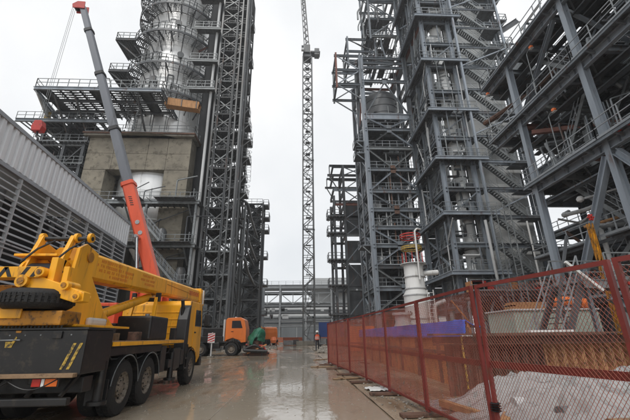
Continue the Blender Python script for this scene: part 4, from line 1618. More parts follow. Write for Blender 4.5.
# vessel with dome
dv = MB()
prof = [(0, 33.4), (2.9, 33.4), (2.9, 37.6)] + [(2.9 * math.cos(R_(a)), 37.6 + 2.1 * math.sin(R_(a))) for a in range(8, 91, 8)] + [(0.0, 39.72)]
dv.lathe(prof, (13.7, 48.6, 0), 36)
vs_ = dv.build('domed_vessel', M('dark_vessel_paint', (0.085, 0.09, 0.095), .5, .1, .2, .6), T, smooth=True)
m_ = MB()
for z in (34.6, 35.9, 37.2):
    m_.lathe([(2.9, z - .04), (2.96, z - .04), (2.96, z + .04), (2.9, z + .04)], (13.7, 48.6, 0), 36)
m_.build('shell_seam', steel_d, vs_, smooth=True)
for (x, y, rr, z0, z1, mt) in ((12.0, 48.5, .9, 0, 33, steel_d), (15.2, 49.5, 1.1, 9.9, 33, galv), (13.5, 50.5, 1.4, 0, 28, shade_in)):
    pipe(T, [(x, y, z0), (x, y, z1)], rr, mt, 16, 'riser')
for j in range(44):
    z = r.choice(AZ[:11]) + r.uniform(.4, 2)
    y = r.uniform(45.6, 48)
    x0 = r.uniform(10.4, 14)
    x1 = x0 + r.uniform(1.5, 3.2)
    pipe(T, [(x0, y, z), (x1, y, z), (x1, y, z + r.uniform(1, 2.6)), (x1, y + 1.5, z + 2.7)], r.uniform(.05, .18), r.choice((galv, steel, steel_d, lattice_m)), 6)
for j in range(14):
    z = r.choice(AZ[:9]) + .32
    x, y = r.uniform(11, 16), r.uniform(46, 48)
    m_ = MB()
    if j % 2:
        m_.lathe([(0, 0), (.5, 0), (.5, 1.1), (.3, 1.35), (0, 1.4)], (x, y, z), 14)
    else:
        m_.box(x, x + r.uniform(.5, 1.2), y, y + .5, z, z + r.uniform(.7, 1.7))
    m_.build('equipment', r.choice((galv, steel, steel_d, wht2)), T, smooth=bool(j % 2))


for i, z in enumerate(AZ[:-2]):
    for k in range(4):
        if r.random() < .2:
            continue
        MB().box(10.3 + k * 1.75, 11.95 + k * 1.75, 52.75, 52.85, z + .35, AZ[i + 1] - .3).build('backdrop_panel', r.choice((steel_d, shade_in, steel_d, galv)), T)  # mostly dark backing added to stand for the shaded inside of the frame
for j in range(34):
    x = r.uniform(10.5, 17)
    z0 = r.choice(AZ[:8])
    pipe(T, [(x, 45.35, z0), (x, 45.35, z0 + r.uniform(2.5, 9))], r.uniform(.04, .12), r.choice((galv, steel, wht2, lattice_m, rustd)), 6)
for j in range(16):
    z = r.choice(AZ[:10]) + r.uniform(-.9, -.5)
    m_ = MB()
    x0 = r.uniform(10.3, 13)
    x1 = x0 + r.uniform(2, 4)
    m_.box(x0, x1, 45.5, 45.95, z, z + .04)
    m_.box(x0, x1, 45.5, 45.53, z, z + .16)
    m_.box(x0, x1, 45.92, 45.95, z, z + .16)
    m_.build('cable_tray', galv, T)


def openbox(x0, x1, y0, y1, z0, z1, w=.24, names=('beam', 'brace'), dia=True, mat=steel):
    for x in (x0, x1):
        for y in (y0, y1):
            B(T, 'post', (x, y, z0 - .6), (x, y, z1 + .6), w, w, mat)
    for z in (z0, z1, (z0 + z1) / 2):
        for y in (y0, y1):
            B(T, names[0], (x0 - .3, y, z), (x1 + .3, y, z), w, w * 1.3, mat)
        for x in (x0, x1):
            B(T, names[0], (x, y0, z), (x, y1, z), w, w * 1.3, mat)
    if dia:
        zm = (z0 + z1) / 2
        for y in (y0, y1):
            B(T, names[1], (x0, y, z1), (x1, y, zm), w * .5, w * .5, mat, 'box')
            B(T, names[1], (x0, y, z0), (x1, y, zm), w * .5, w * .5, mat, 'box')


# bare steel cantilevers at the top left and the unfinished upper frame
openbox(6.1, 10.0, 45, 49, 38.9, 44.6, .28)
B(T, 'brace', (6.1, 45, 38.9), (9.9, 45, 36.2), .16, .16, steel, 'box')
B(T, 'brace', (6.1, 49, 38.9), (9.9, 49, 36.2), .16, .16, steel, 'box')
openbox(8.5, 13.3, 47, 52, 44.9, 50.2, .28)
openbox(10.4, 17.2, 45.2, 52.8, 42.5, 44.4, .3)
openbox(12.4, 17.2, 46, 52, 50, 58, .32)
openbox(12.4, 17.2, 46, 52, 58.5, 66, .32)
for j in range(26):
    x = r.uniform(11, 17)
    z = r.uniform(40, 60)
    y = r.uniform(45.5, 51)
    pipe(T, [(x, y, z), (x, y, z + r.uniform(1, 4)), (x + r.uniform(-2, 2), y, z + 4.2)], r.uniform(.06, .16), r.choice((steel, galv, steel_d)), 6)
for z in (45.0, 50.3, 54):
    deck(T, 11.8, 17.3, 46, 52, z, grate, 1.2, 1.5, .45, int(z))
    handrail(T, [(11.8, 46, z), (17.3, 46, z)], steel, 1.15, 1.1, .07)

# ================================================================== TOWER B (right, tallest): clad reactor tower with stairs
T = thing('reactor_tower', 'tallest grey process tower with clad wall, wrapped decks and zigzag outside stair', 'process tower', (23.5, 42, 0))
BX = (17.8, 21.7, 28.8)
BYs = (38.0, 42.2, 46.4)
BZ = (4.0, 7.6, 11.0, 14.4, 17.9, 21.5, 25.0, 28.5, 32.2, 36.5, 40.4, 44.5, 48.5, 52.5, 56.5, 60.5)
HB = 66
for x in BX:
    for y in BYs:
        if x == 28.8 and y == 42.2:
            continue
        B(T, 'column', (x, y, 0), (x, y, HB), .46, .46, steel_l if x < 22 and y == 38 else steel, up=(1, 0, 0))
r = random.Random(41)
for i, z in enumerate(BZ):
    B(T, 'beam', (BX[0], 38, z), (BX[1], 38, z), .3, .5, steel)
    B(T, 'beam', (BX[1], 38, z), (BX[2], 38, z), .3, .5, steel)
    B(T, 'beam', (BX[0], 46.4, z), (BX[2], 46.4, z), .3, .5, steel)
    B(T, 'beam', (BX[0], 38, z), (BX[0], 46.4, z), .3, .55, steel)
    big = i % 2 == 1
    # decks wrap the left-front corner
    if big:
        deck(T, 16.6, 23.2, 36.8, 39.6, z + .3, grate, 1.6, 1.4, .04, i)
        deck(T, 16.6, 17.7, 39.6, 46.4, z + .3, grate, 1.1, 1.6, .05, i)
        B(T, 'edge_beam', (16.6, 36.8, z + .12), (23.2, 36.8, z + .12), .18, .4, steel_l)
        B(T, 'edge_beam', (16.6, 36.8, z + .12), (16.6, 46.4, z + .12), .18, .4, steel_l)
        handrail(T, [(16.65, 46.3, z + .3), (16.65, 36.85, z + .3), (23.1, 36.85, z + .3)], rail_m, 1.2, 1.15, .06)
    else:
        deck(T, 17.8, 21.6, 38.1, 46.2, z + .3, grate, 1.9, 2.0, .08, i)
        handrail(T, [(17.75, 46.3, z + .3), (17.75, 38.05, z + .3), (21.6, 38.05, z + .3)], rail_m, 1.15, 1.2, .06)
    if i < len(BZ) - 1:
        za, zb = z + .3, BZ[i + 1] - .3
        for y0, y1 in ((38, 42.2), (42.2, 46.4)):
            a_, b_ = ((y0, y1) if (i + (y0 > 40)) % 2 else (y1, y0))
            B(T, 'brace', (17.8, a_, za), (17.8, b_, zb), .2, .2, steel_l, 'box')
        if i % 3 == 0:
            B(T, 'brace', (17.9, 38, za), (21.6, 38, zb), .16, .16, steel, 'box')
# clad wall set back behind the stair: panels one by one
pw = 1.78
for i in range(4):
    for k in range(20):
        z0 = 4 + k * 3.1
        x0 = 21.75 + i * pw
        m_ = MB()
        dy = r.uniform(-.012, .012)
        m_.box(x0 + .015, x0 + pw - .015, 39.5 + dy, 39.58, z0 + .02, z0 + 3.08)
        m_.build('cladding_panel', cladp, T)
m_ = MB()
m_.box(21.75, 28.8, 39.6, 39.9, 4, HB)
m_.build('wall_core', steel_d, T)
# bare vertical shells between the columns
pipe(T, [(20.6, 39.6, 3.0), (20.6, 39.6, 64)], .82, cladp, 18, 'duct')
pipe(T, [(19.2, 41.5, 0), (19.2, 41.5, 62)], .7, steel_d, 14, 'duct')
pipe(T, [(20.0, 44, 0), (20.0, 44, 64)], 1.4, galv, 18, 'duct')
for k in range(20):
    z = 4.5 + k * 3.1
    m_ = MB()
    m_.lathe([(.82, z), (.9, z), (.9, z + .12), (.82, z + .12)], (20.6, 39.6, 0), 18)
    m_.build('duct_flange', galv, T, smooth=True)
# horizontal stubs and valves next to the ducts
for j in range(46):
    z = r.uniform(4, 60)
    x0 = r.uniform(18.1, 20)
    y = r.uniform(38.3, 38.9)
    pipe(T, [(x0, y, z), (x0 + r.uniform(1, 2.4), y, z), (x0 + 1.6, y + .5, z + r.uniform(.8, 2.5))], r.uniform(.06, .2), r.choice((galv, steel, wht2, steel_d)), 6)
for j in range(26):
    z = BZ[r.randrange(len(BZ))] + .32
    m_ = MB()
    x = r.uniform(18, 21)
    m_.box(x, x + r.uniform(.4, 1.1), 38.4, 39, z, z + r.uniform(.6, 1.9))
    m_.build('cabinet', r.choice((galv, steel, wht2, steel_d)), T)
for i, z in enumerate(BZ[:-1]):
    for k in range(2):
        if r.random() < .12:
            continue
        MB().box(17.9 + k * 1.9, 19.7 + k * 1.9, 46.5, 46.6, z + .35, BZ[i + 1] - .3).build('backdrop_panel', r.choice((steel_d, shade_in, galv, wht2)), T)  # backing added to close bright sky gaps, some coloured as interior shade
    if i % 2:
        MB().box(17.95, 18.05, 43 + r.uniform(0, 1), 45.9, z + .4, BZ[i + 1] - .5).build('side_panel', r.choice((steel_d, galv, wht2)), T)
for j in range(40):
    x = r.uniform(16.9, 22)
    z0 = r.choice(BZ)
    y = r.choice((37.2, 38.2, 37.6))
    pipe(T, [(x, y, z0), (x, y, z0 + r.uniform(2.5, 8))], r.uniform(.04, .1), r.choice((galv, steel, wht2, lattice_m)), 6)
for j in range(26):
    y = r.uniform(38.5, 46)
    z0 = r.choice(BZ)
    pipe(T, [(17.4, y, z0), (17.4, y, z0 + r.uniform(2, 6)), (17.4, y + r.uniform(-3, 3), z0 + 6.2)], r.uniform(.04, .11), r.choice((galv, steel, wht2, lattice_m)), 6)
# zigzag stair in front of the clad wall
for x in (22.1, 28.9):
    for y in (37.0, 39.0):
        B(T, 'stair_post', (x, y, 0), (x, y, HB), .26, .26, steel_l)
zs = [3.6 + 3.55 * k for k in range(18)]
f0 = stair(T, (26.6, 37.05, 3.6), (22.9, 37.05, 7.15), (0, .85, 0), galv)
g0 = stair(T, (22.9, 38.1, 3.6), (26.6, 38.1, 7.15), (0, .85, 0), galv)
lm = MB()
lm.box(26.6, 28.8, 37.0, 39.2, 3.52, 3.6)
lm.bar((26.6, 37.0, 3.45), (28.8, 37.0, 3.45), .1, .28)
l0 = lm.build('landing', grate, T, fix=False)
hl = handrail(T, [(26.7, 37.02, 3.6), (28.8, 37.02, 3.6), (28.8, 39.2, 3.6)], rail_m, 1.15, .9, .055)
lm = MB()
lm.box(22.0, 22.9, 37.0, 39.2, 7.07, 7.15)
l1 = lm.build('landing', grate, T, fix=False)
bz0 = B(T, 'stair_brace', (22.1, 36.98, 3.8), (28.8, 36.98, 7.0), .14, .14, steel_l, 'box')
for k in range(1, 17):
    for src in (f0, l0, hl, l1) + ((g0,) if k % 4 == 1 else ()):
        c = copy_tree(src, T)
        c.location = (0, 0, 3.55 * k)
    if k % 3 == 0:
        c = bz0.copy()
        COL.objects.link(c)
        c.location.z += 3.55 * k
    B(T, 'stair_beam', (22.1, 37.0, 3.5 + 3.55 * k), (28.9, 37.0, 3.5 + 3.55 * k), .16, .28, steel)
# davit beam and small balconies at the right edge
for z in (43.0, 47.5, 52.0):
    B(T, 'davit_beam', (28.9, 38.6, z), (33.2, 38.6, z + 3.2), .28, .8, steel_d) if z == 43.0 else None
    deck(T, 28.9, 31.0, 38, 41, z - 2, grate, 1.0, 1.5, 0, 3, False, 'side_platform')
    handrail(T, [(28.9, 38, z - 2), (31, 38, z - 2), (31, 41, z - 2)], steel, 1.15, 1.1, .07)
    B(T, 'side_bracket', (28.9, 38.1, z - 4), (30.9, 38.1, z - 2.2), .16, .16, steel, 'box')
pipe(T, [(26.0, 36.6, 13.5), (26.0, 36.6, 4.0)], .1, white, 8)
pipe(T, [(21.2, 36.3, 4.0), (21.0, 36.3, 13.5)], .16, wht2, 8)
# broad lower platform with rusty clutter
deck(T, 16.8, 30.5, 33.5, 37.8, 5.4, grate, 1.8, 1.5, .05, 60)
B(T, 'edge_beam', (16.8, 33.5, 5.15), (30.5, 33.5, 5.15), .25, .5, steel_d)
handrail(T, [(16.8, 33.55, 5.4), (30.5, 33.55, 5.4)], rail_m, 1.1, 1.3, .05)
for x in (17.2, 21.5, 26, 30):
    B(T, 'post', (x, 33.7, 0), (x, 33.7, 5.0), .4, .4, steel)
for j in range(10):
    m_ = MB()
    x = r.uniform(17, 29)
    m_.box(x, x + r.uniform(.4, 1.5), 34.2, 35.2, 5.42, 5.42 + r.uniform(.4, 1.2))
    m_.build('rusty_crate', r.choice((rustd, rustp, red, galv)), T)
for j in range(22):
    x = r.uniform(16.8, 28)
    y = r.uniform(34, 37)
    pipe(T, [(x, y, 0), (x, y, r.uniform(2, 4.6)), (x + r.uniform(-3, 3), y, 4.7)], r.uniform(.07, .25), r.choice((rustd, steel, galv, steel_d, rustp)), 8)

# ================================================================== RIGHT FAR OPEN FRAME (behind frame A)
T = thing('open_steel_frame', 'dark open steel frame with balconies, farther down the road on the right', 'steel frame', (10, 62, 0))
FX, FY = (6.7, 8.6, 12.6), (60, 66)
FZ = (4.5, 9.2, 13.6, 18.4, 21.5, 24.3, 27.2, 30.2, 32.0)
for x in FX:
    for y in FY:
        B(T, 'column', (x, y, 0), (x, y, 32.3 if x > 7 else 26), .42, .42, steel_d)
for i, z in enumerate(FZ):
    for y in FY:
        B(T, 'beam', (FX[0] if i else 7, y, z), (FX[2], y, z), .3, .42, steel_d)
    for x in FX:
        B(T, 'beam', (x, 60, z), (x, 66, z), .3, .42, steel_d)
    if i < 8:
        B(T, 'brace', (FX[1], 60, z), (FX[2], 60, FZ[i + 1]), .16, .16, steel, 'box')
        if i % 2:
            B(T, 'brace', (FX[2], 60, z), (FX[1], 60, FZ[i + 1]), .16, .16, steel, 'box')
    if i < 5:
        m_ = MB()
        m_.box(FX[1] + .3, FX[2], 61.5, 61.8, z + .3, z + 4.2)
        m_.build('infill_panel', steel_d, T)
        deck(T, 5.4, 8.5, 59.2, 62, z + .3, grate, 1.5, 1.4, 0, i)
        handrail(T, [(8.5, 59.2, z + .3), (5.4, 59.2, z + .3), (5.4, 62, z + .3)], steel_d, 1.2, 1.2, .08)
        B(T, 'balcony_bracket', (6.7, 59.4, z - 1.6), (5.5, 59.4, z), .16, .16, steel_d, 'box')
for y in (60, 66):
    B(T, 'cantilever', (5.6, y, 30.2), (8.6, y, 30.2), .28, .4, steel_d)
    B(T, 'cantilever', (6.0, y, 32.2), (13.0, y, 32.2), .28, .4, steel_d)
    B(T, 'cantilever_strut', (5.9, y, 30.2), (8.4, y, 25.6), .18, .18, steel_d, 'box')
    B(T, 'cantilever_strut', (6.0, y, 30.2), (6.0, y, 32.2), .18, .18, steel_d, 'box')

# ================================================================== NEAR STRUCTURE (right foreground)
T = thing('pipe_rack_structure', 'big grey blue steel deck structure looming at the right edge, decks seen from below', 'steel structure', (21, 15, 0))
NX, NY = (17.0, 23.0, 29.0), (4.0, 10.0, 16.0, 22.0)
NZ = (11.1, 16.5, 21.7)
for x in NX:
    for y in NY:
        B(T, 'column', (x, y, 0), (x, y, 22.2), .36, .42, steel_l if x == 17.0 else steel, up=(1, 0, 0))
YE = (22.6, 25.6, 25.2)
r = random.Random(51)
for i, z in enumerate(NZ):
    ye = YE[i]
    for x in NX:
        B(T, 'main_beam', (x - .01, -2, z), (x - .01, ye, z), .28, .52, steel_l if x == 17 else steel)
    for k in range(22):
        y = -1 + k * 1.25
        if y < ye:
            B(T, 'stiffener', (16.99, y, z - .23), (16.99, y, z + .23), .25, .03, steel, 'box')
    k = 0
    y = -1.0
    while y < ye:
        B(T, 'cross_beam', (17.1, y, z - .02), (30, y, z - .02), .24, .46, steel)
        y += 2.6
    for x in (18.6, 20.2, 21.7, 24.6, 26.2):
        B(T, 'stringer', (x, -2, z + .12), (x, ye, z + .12), .16, .28, steel_d)
    deck(T, 17.0, 30, -2, ye, z + .36, grate, 1.1, 1.2, .30, i + 70, False)
    xe = 16.35
    deck(T, xe, 16.95, -2, ye, z + .34, grate, .6, 1.5, .0, i + 80, False, 'walkway')
    B(T, 'edge_channel', (xe, -2, z + .22), (xe, ye, z + .22), .1, .22, steel)
    for k in range(14):
        y = -1 + k * 2.0
        if y < ye:
            B(T, 'outrigger_bracket', (17.0, y, z + .1), (xe, y, z + .3), .1, .2, steel, 'box')
    handrail(T, [(xe + .05, -2, z + .36), (xe + .05, 8, z + .36)], rail_m, 1.15, 1.5, .05)
    handrail(T, [(xe + .05, 8, z + .36), (xe + .05, 16, z + .36)], rail_m, 1.15, 1.5, .05)
    handrail(T, [(xe + .05, 16, z + .36), (xe + .05, ye, z + .36), (21, ye, z + .36)], rail_m, 1.15, 1.5, .05)
    handrail(T, [(17.9, 8, z + .36), (17.9, ye, z + .36)], rail_m, 1.15, 1.7, .05)
    # equipment standing on each deck
    for k in range(9):
        y = r.uniform(4, 23)
        x = r.uniform(18.5, 27)
        h = r.uniform(.8, 2.6)
        m_ = MB()
        if k % 3 == 0:
            m_.lathe([(0, 0), (.6, 0), (.65, h), (.4, h + .3), (0, h + .4)], (x, y, z + .38), 16)
        else:
            m_.box(x, x + r.uniform(.6, 2), y, y + r.uniform(.6, 1.4), z + .38, z + .38 + h)
        m_.build('equipment', r.choice((galv, steel, steel_d, wht2, rustd)), T, smooth=(k % 3 == 0))
    for k in range(16):
        y = r.uniform(2, 22)
        x = r.uniform(17.6, 27)
        zz = z - r.uniform(.7, 2.6)
        if k % 2:
            pipe(T, [(x, y, zz), (x, y + r.uniform(3, 9), zz), (x + r.uniform(-2, 2), y + 9, zz), (x, y + 9.3, z - .3)], r.uniform(.05, .2), r.choice((galv, steel, steel_d, wht2, rustd)), 7)
        else:
            pipe(T, [(x, y, zz), (x + r.uniform(2, 5), y, zz), (x + 5, y, z - .2)], r.uniform(.05, .2), r.choice((galv, steel, steel_d, wht2)), 7)
    for k in range(10):
        y = r.uniform(12, 24.5)
        zz = z + .5
        pipe(T, [(17.5 + r.uniform(0, 1.5), min(y, ye - .4), zz), (17.5 + r.uniform(0, 1.5), min(y, ye - .4), zz + r.uniform(1.2, 3.8)), (21, min(y, ye - .4), zz + r.uniform(2, 4))], r.uniform(.04, .11), r.choice((galv, steel, rail_m)), 6)
for i, z in enumerate(NZ):
    for k in range(9):
        y = 3 + k * 2.5
        if y + 2.4 < YE[i]:
            B(T, 'plan_brace', (17.1, y, z - .3), (20.1, y + 2.4, z - .3), .09, .09, galv, 'L')
            B(T, 'plan_brace', (20.3, y + 2.4, z - .3), (23.2, y, z - .3), .09, .09, galv, 'L')
    for k in range(5):
        x = 17.5 + k * 1.1
        m_ = MB()
        zz = z - r.uniform(.6, 1.1)
        m_.box(x, x + .4, 3, YE[i] - .6, zz, zz + .03)
        m_.box(x, x + .02, 3, YE[i] - .6, zz, zz + .13)
        m_.box(x + .38, x + .4, 3, YE[i] - .6, zz, zz + .13)
        m_.build('cable_tray', r.choice((galv, steel_d, steel)), T)
    for k in range(12):
        y = r.uniform(5, YE[i] - 1)
        h = r.uniform(1.6, 3.9)
        x = r.uniform(17.3, 19.5)
        pipe(T, [(x, y, z + .4), (x, y, z + .4 + h)], r.uniform(.03, .07), r.choice((rail_m, galv, steel)), 6)
    for k in range(10):
        y = r.uniform(5, YE[i] - 4)
        zz = z + r.uniform(1.2, 4.2)
        x = r.uniform(17.4, 21)
        pipe(T, [(x, y, zz), (x, y + r.uniform(2, 4), zz + r.uniform(-.1, .1))], r.uniform(.03, .09), r.choice((rail_m, galv, steel, wht2, rustd)), 6)
    handrail(T, [(20.5, 6, z + .36), (20.5, YE[i], z + .36)], rail_m, 1.15, 1.7, .05)
for y in (10.3, 16.3, 22.3):
    for z0, z1 in ((11.6, 16.1), (17.0, 21.3)):
        B(T, 'brace', (17.2, y, z0), (20.0, y, z1), .12, .12, steel, 'L')
        B(T, 'brace', (22.8, y, z0), (20.0, y, z1), .12, .12, steel, 'L')
# zigzag stair inside the bay
for k, (za, zb) in enumerate(((3.5, 6.7), (6.7, 11.4), (11.5, 16.8), (16.9, 22.0))):
    stair(T, (18.3, 17 if k % 2 else 21.2, za), (18.3, 21.2 if k % 2 else 17, zb), (.9, 0, 0), galv)
# inclined braces on the road face
B(T, 'brace', (17.0, 16.3, 10.6), (17.0, 21.7, 2.2), .36, .36, steel_l)
B(T, 'brace', (17.0, 16.9, 21.2), (17.0, 21.7, 16.9), .26, .26, steel)
B(T, 'brace', (17.0, 15.7, 10.6), (17.0, 10.3, 2.2), .36, .36, steel_l)
B(T, 'brace', (17.2, 21.5, 15.4), (23, 16.5, 13.6), .3, .3, steel_l, 'box')
B(T, 'brace', (23.0, 22, 10.6), (17.2, 22, 4.0), .26, .26, steel, 'box')
B(T, 'brace', (17.2, 16, 4.5), (22.8, 16, 10.6), .28, .28, steel, 'box')
B(T, 'brace', (17.2, 22, 11.7), (22.8, 22, 15.9), .2, .2, steel, 'box')
B(T, 'brace', (17.2, 16, 11.7), (22.8, 16, 15.9), .2, .2, steel, 'box')
B(T, 'brace', (17.2, 16, 21), (22.8, 16, 17.1), .2, .2, steel, 'box')
m_ = MB()
m_.lathe([(0, -.2), (.18, -.1), (.22, .05), (.12, .2), (0, .22)], (17.8, 19.7, 9.4), 14)
m_.build('white_cap', white, T, smooth=True)
pipe(T, [(17.8, 19.7, 9.4), (21.5, 16.5, 10.0)], .07, wht2, 8)
pipe(T, [(17.6, 19.8, 7.6), (19.5, 18, 8.0), (21.5, 17.5, 7.6)], .09, logm, 8)
for y in (13.4, 14.2, 15.0):
    m_ = MB()
    m_.lathe([(0, -.16), (.2, -.16), (.2, .16), (0, .16)], (16.62, y, 11.5), 14, 'y')
    m_.build('red_clamp', red, T, smooth=True)
# pipe manifold below the lowest deck
for j in range(20):
    y = r.uniform(14, 24)
    x = r.uniform(17.5, 24)
    z = r.uniform(4, 9.5)
    pipe(T, [(x, y, 1), (x, y, z), (x + r.uniform(-2.5, 2.5), y, z + .3), (x + 2.6, y + r.uniform(-2, 2), z + .5)], r.uniform(.06, .22), r.choice((galv, steel, steel_d, wht2, rustd)), 8)
for z in (3.4, 6.6):
    deck(T, 17.3, 24, 15, 24.5, z, grate, 1.6, 1.6, .2, int(z))
    handrail(T, [(17.3, 15, z), (17.3, 24.5, z), (22, 24.5, z)], rail_m, 1.1, 1.2, .05)
pl_ = MB()
pl_.box(24.2, 24.4, 3, 25, 0, 11)
pl_.box(24.2, 24.4, 3, 25, 11.6, 16)
pl_.box(24.2, 24.4, 3, 25, 17, 21.3)
pl_.build('inner_screen', steel_d, T)
# ladder stack in front of the tower foot
for (x, y) in ((15.6, 23.5), (15.6, 25.2)):
    m_ = MB()
    for yy in (y, y + .7):
        m_.bar((x, yy, 0), (x, yy, 11.0), .06)
    for k in range(34):
        m_.bar((x, y, .3 + k * .32), (x, y + .7, .3 + k * .32), .035)
    m_.build('ladder', galv, T)

# rear process frame seen through the gaps of the near structure
T = thing('process_frame_block', 'dense grey process structure behind the right edge deck structure', 'steel structure', (38, 34, 0))
r = random.Random(91)
for x in (31, 36, 41, 46, 52):
    for y in (8, 16, 24, 32, 40):
        B(T, 'column', (x, y, 0), (x, y, 30), .5, .5, steel)
for z in (4.2, 8.4, 12.6, 16.8, 21, 25.2, 29.4):
    for y in (8, 16, 24, 32, 40):
        B(T, 'beam', (31, y, z), (52, y, z), .35, .6, steel)
    for x in (31, 41, 52):
        B(T, 'beam', (x, 8, z), (x, 40, z), .35, .6, steel)
    deck(T, 31, 52, 8, 40, z + .35, grate, 3.5, 3.2, .25, int(z), True)
    handrail(T, [(31, 8, z + .35), (31, 40, z + .35)], rail_m, 1.15, 1.6, .07)
    for k in range(5):
        y0 = 8 + k * 6.4
        MB().box(43.0, 43.3, y0, y0 + r.uniform(3.5, 6), z + .5, z + r.uniform(2.6, 4)).build('wall_panel', r.choice((wht2, steel_d, fard, galv)), T)
    for k in range(7):
        y = r.uniform(9, 38)
        pipe(T, [(32, y, z + 1), (r.uniform(33, 40), y, z + 1), (36, y + r.uniform(-3, 3), z + 3), (40, y, z + 3.6)], r.uniform(.12, .4), r.choice((galv, wht2, steel, steel_d, rustd)), 8)
    for k in range(3):
        y = r.uniform(9, 38)
        pipe(T, [(34 + k * 2, y, z + .4), (34 + k * 2, y, z + 3.4)], r.uniform(.6, 1.3), r.choice((galv, wht2, steel_d)), 14, 'vessel')
T = thing('low_service_building', 'grey service building at the foot of the clad process tower', 'building', (34, 50, 0))
MB().box(29.5, 60, 44, 60, 0, 12).build('wall', fard, T)
for k in range(10):
    MB().box(29.5 + k * 3, 29.6 + k * 3, 43.93, 43.995, 0, 12).build('seam', steel_d, T)
MB().box(29.2, 60.2, 43.7, 60.2, 12.01, 12.3).build('roof', farg, T)

# site lamps with orange housings
for (p, lab) in (((16.9, 19.7, 21.0), 'orange site lamp on a bent post under the top right deck, highest of three'),
                 ((16.9, 19.3, 15.3), 'orange site lamp on a thin post under the middle right deck'),
                 ((16.6, 25.2, 21.2), 'orange site lamp at the left end of the right deck structure, farthest of three')):
    L_ = thing('site_lamp', lab, 'lamp', (p[0], p[1], p[2] - 2.6), group='orange site lamps on the right deck structure')
    x, y, z = p
    pipe(L_, [(x, y, z - 3.2), (x, y, z), (x, y - .35, z + .1)], .035, galv, 6, 'post')
    m_ = MB()
    m_.prism([(-.2, -.08), (.02, -.11), (.1, .03), (.02, .11), (-.16, .08)], x - .1, x + .1, 'x')
    m_.v = [(a, b + y - .5, c + z + .12) for a, b, c in m_.v]
    m_.build('lamp_housing', lamp_o, L_, bevel=.04)
    MB().box(x - .1, x + .1, y - .7, y - .42, z - .06, z - .03).build('lamp_lens', white, L_, bevel=.01)

# ================================================================== YELLOW HOIST MAST inside the right structure
T = thing('hoist_mast', 'orange yellow lattice hoist mast standing beneath the right deck structure', 'hoist mast', (16.2, 17.8, 0))
for dx in (-.09, .09):
    for dy in (-.09, .09):
        B(T, 'chord', (16.2 + dx, 17.8 + dy, 0), (16.2 + dx, 17.8 + dy, 7.2), .05, .05, yel_in, 'box')
for k in range(10):
    z = .4 + k * .68
    B(T, 'lacing', (16.12, 17.7, z), (16.28, 17.7, z + .64), .06, .06, yel_in, 'box')
    B(T, 'lacing', (16.1, 17.72, z + .64), (16.1, 17.88, z), .06, .06, yel_in, 'box')
MB().box(16.13, 16.27, 17.73, 17.87, 5.4, 6.8).build('panel', yel, T, bevel=.02)
m_ = MB()
for a in range(3):
    m_.bar((16.2 - .2 * math.cos(a * 1.05), 17.6, 7.5 - .2 * math.sin(a * 1.05)), (16.2 + .2 * math.cos(a * 1.05), 17.6, 7.5 + .2 * math.sin(a * 1.05)), .09, .09)
m_.build('head', red, T, bevel=.02)

# ================================================================== STAIR WITH LANDING behind the fence
T = thing('access_stair', 'steel stair with grating landing behind the nearest red fence panel', 'stair', (11.5, 14, 0))
deck(T, 11.3, 14.6, 13.4, 15.2, 3.45, galv, .7, .9, 0, 2, True)
B(T, 'edge_beam', (11.2, 13.35, 3.3), (14.8, 13.35, 3.3), .12, .34, galv)
for k in range(5):
    m_ = MB()
    m_.lathe([(0, -.04), (.08, -.04), (.08, .04), (0, .04)], (11.6 + k * .7, 13.26, 3.3), 10, 'y')
    m_.build('red_bolt', red, T)
handrail(T, [(11.3, 15.1, 3.45), (14.6, 15.1, 3.45)], galv, 1.1, .9, .05)
handrail(T, [(12.4, 13.4, 3.45), (14.6, 13.4, 3.45)], galv, 1.1, .9, .05)
stair(T, (9.5, 13.5, .1), (11.3, 13.5, 3.4), (0, 1.6, 0), steel_d)
for (x, y) in ((11.4, 13.5), (14.5, 13.5), (11.4, 15.1), (14.5, 15.1)):
    B(T, 'post', (x, y, 0), (x, y, 3.3), .14, .14, steel, 'H')
B(T, 'brace', (12.2, 13.4, 2.8), (15.4, 13.4, .5), .28, .28, steel, 'H')
B(T, 'brace', (10.4, 13.0, 4.1), (11.6, 13.0, 3.0), .1, .1, white, 'box')
B(T, 'brace', (9.0, 13.2, .2), (10.9, 13.2, 5.2), .09, .09, steel_d, 'box')
# pale green cabin
T = thing('site_cabin', 'pale green ribbed sheet metal cabin behind the sheet pile wall', 'cabin', (12.9, 19, 0))
pb_ = MB().box(11.0, 15.4, 18, 20.6, 0, 2.6).build('body', lgreen, T, bevel=.02)
for k in range(15):
    x = 11.15 + k * .3
    MB().box(x, x + .1, 17.96, 17.998, .1, 2.5).build('rib', lgreen, T)
MB().box(10.9, 15.5, 17.9, 20.7, 2.602, 2.68).build('roof', wht2, T, bevel=.01)
T = thing('lumber_stack', 'orange brown boards stacked on the pale green cabin roof', 'boards', (12, 18.6, 2.69))
for k in range(5):
    z = 2.69 + k * .07
    x0 = 11.1 + rnd.uniform(-.1, .2)
    MB().box(x0, x0 + 2.1, 18.1 + k * .02, 18.9, z, z + .06).build('board', logm, T)
T = thing('hose_bundle', 'orange red rolled tarpaulin bundle lying beside the steel landing', 'bundle', (14.4, 16.6, 2.69))
m_ = MB()
m_.path([(13.2, 16.7 + 1.5, 2.95), (13.8, 16.6 + 1.5, 3.05), (14.6, 16.7 + 1.5, 2.98), (15.3, 18.2, 2.92)], .26, 12)
m_.build('roll', lamp_o, T, smooth=True)
for (x, z) in ((13.8, 3.05), (14.6, 2.98)):
    m_ = MB()
    m_.lathe([(.27, -.03), (.285, -.03), (.285, .03), (.27, .03)], (x, 18.15, z), 14, 'x')
    m_.build('strap', black, T)

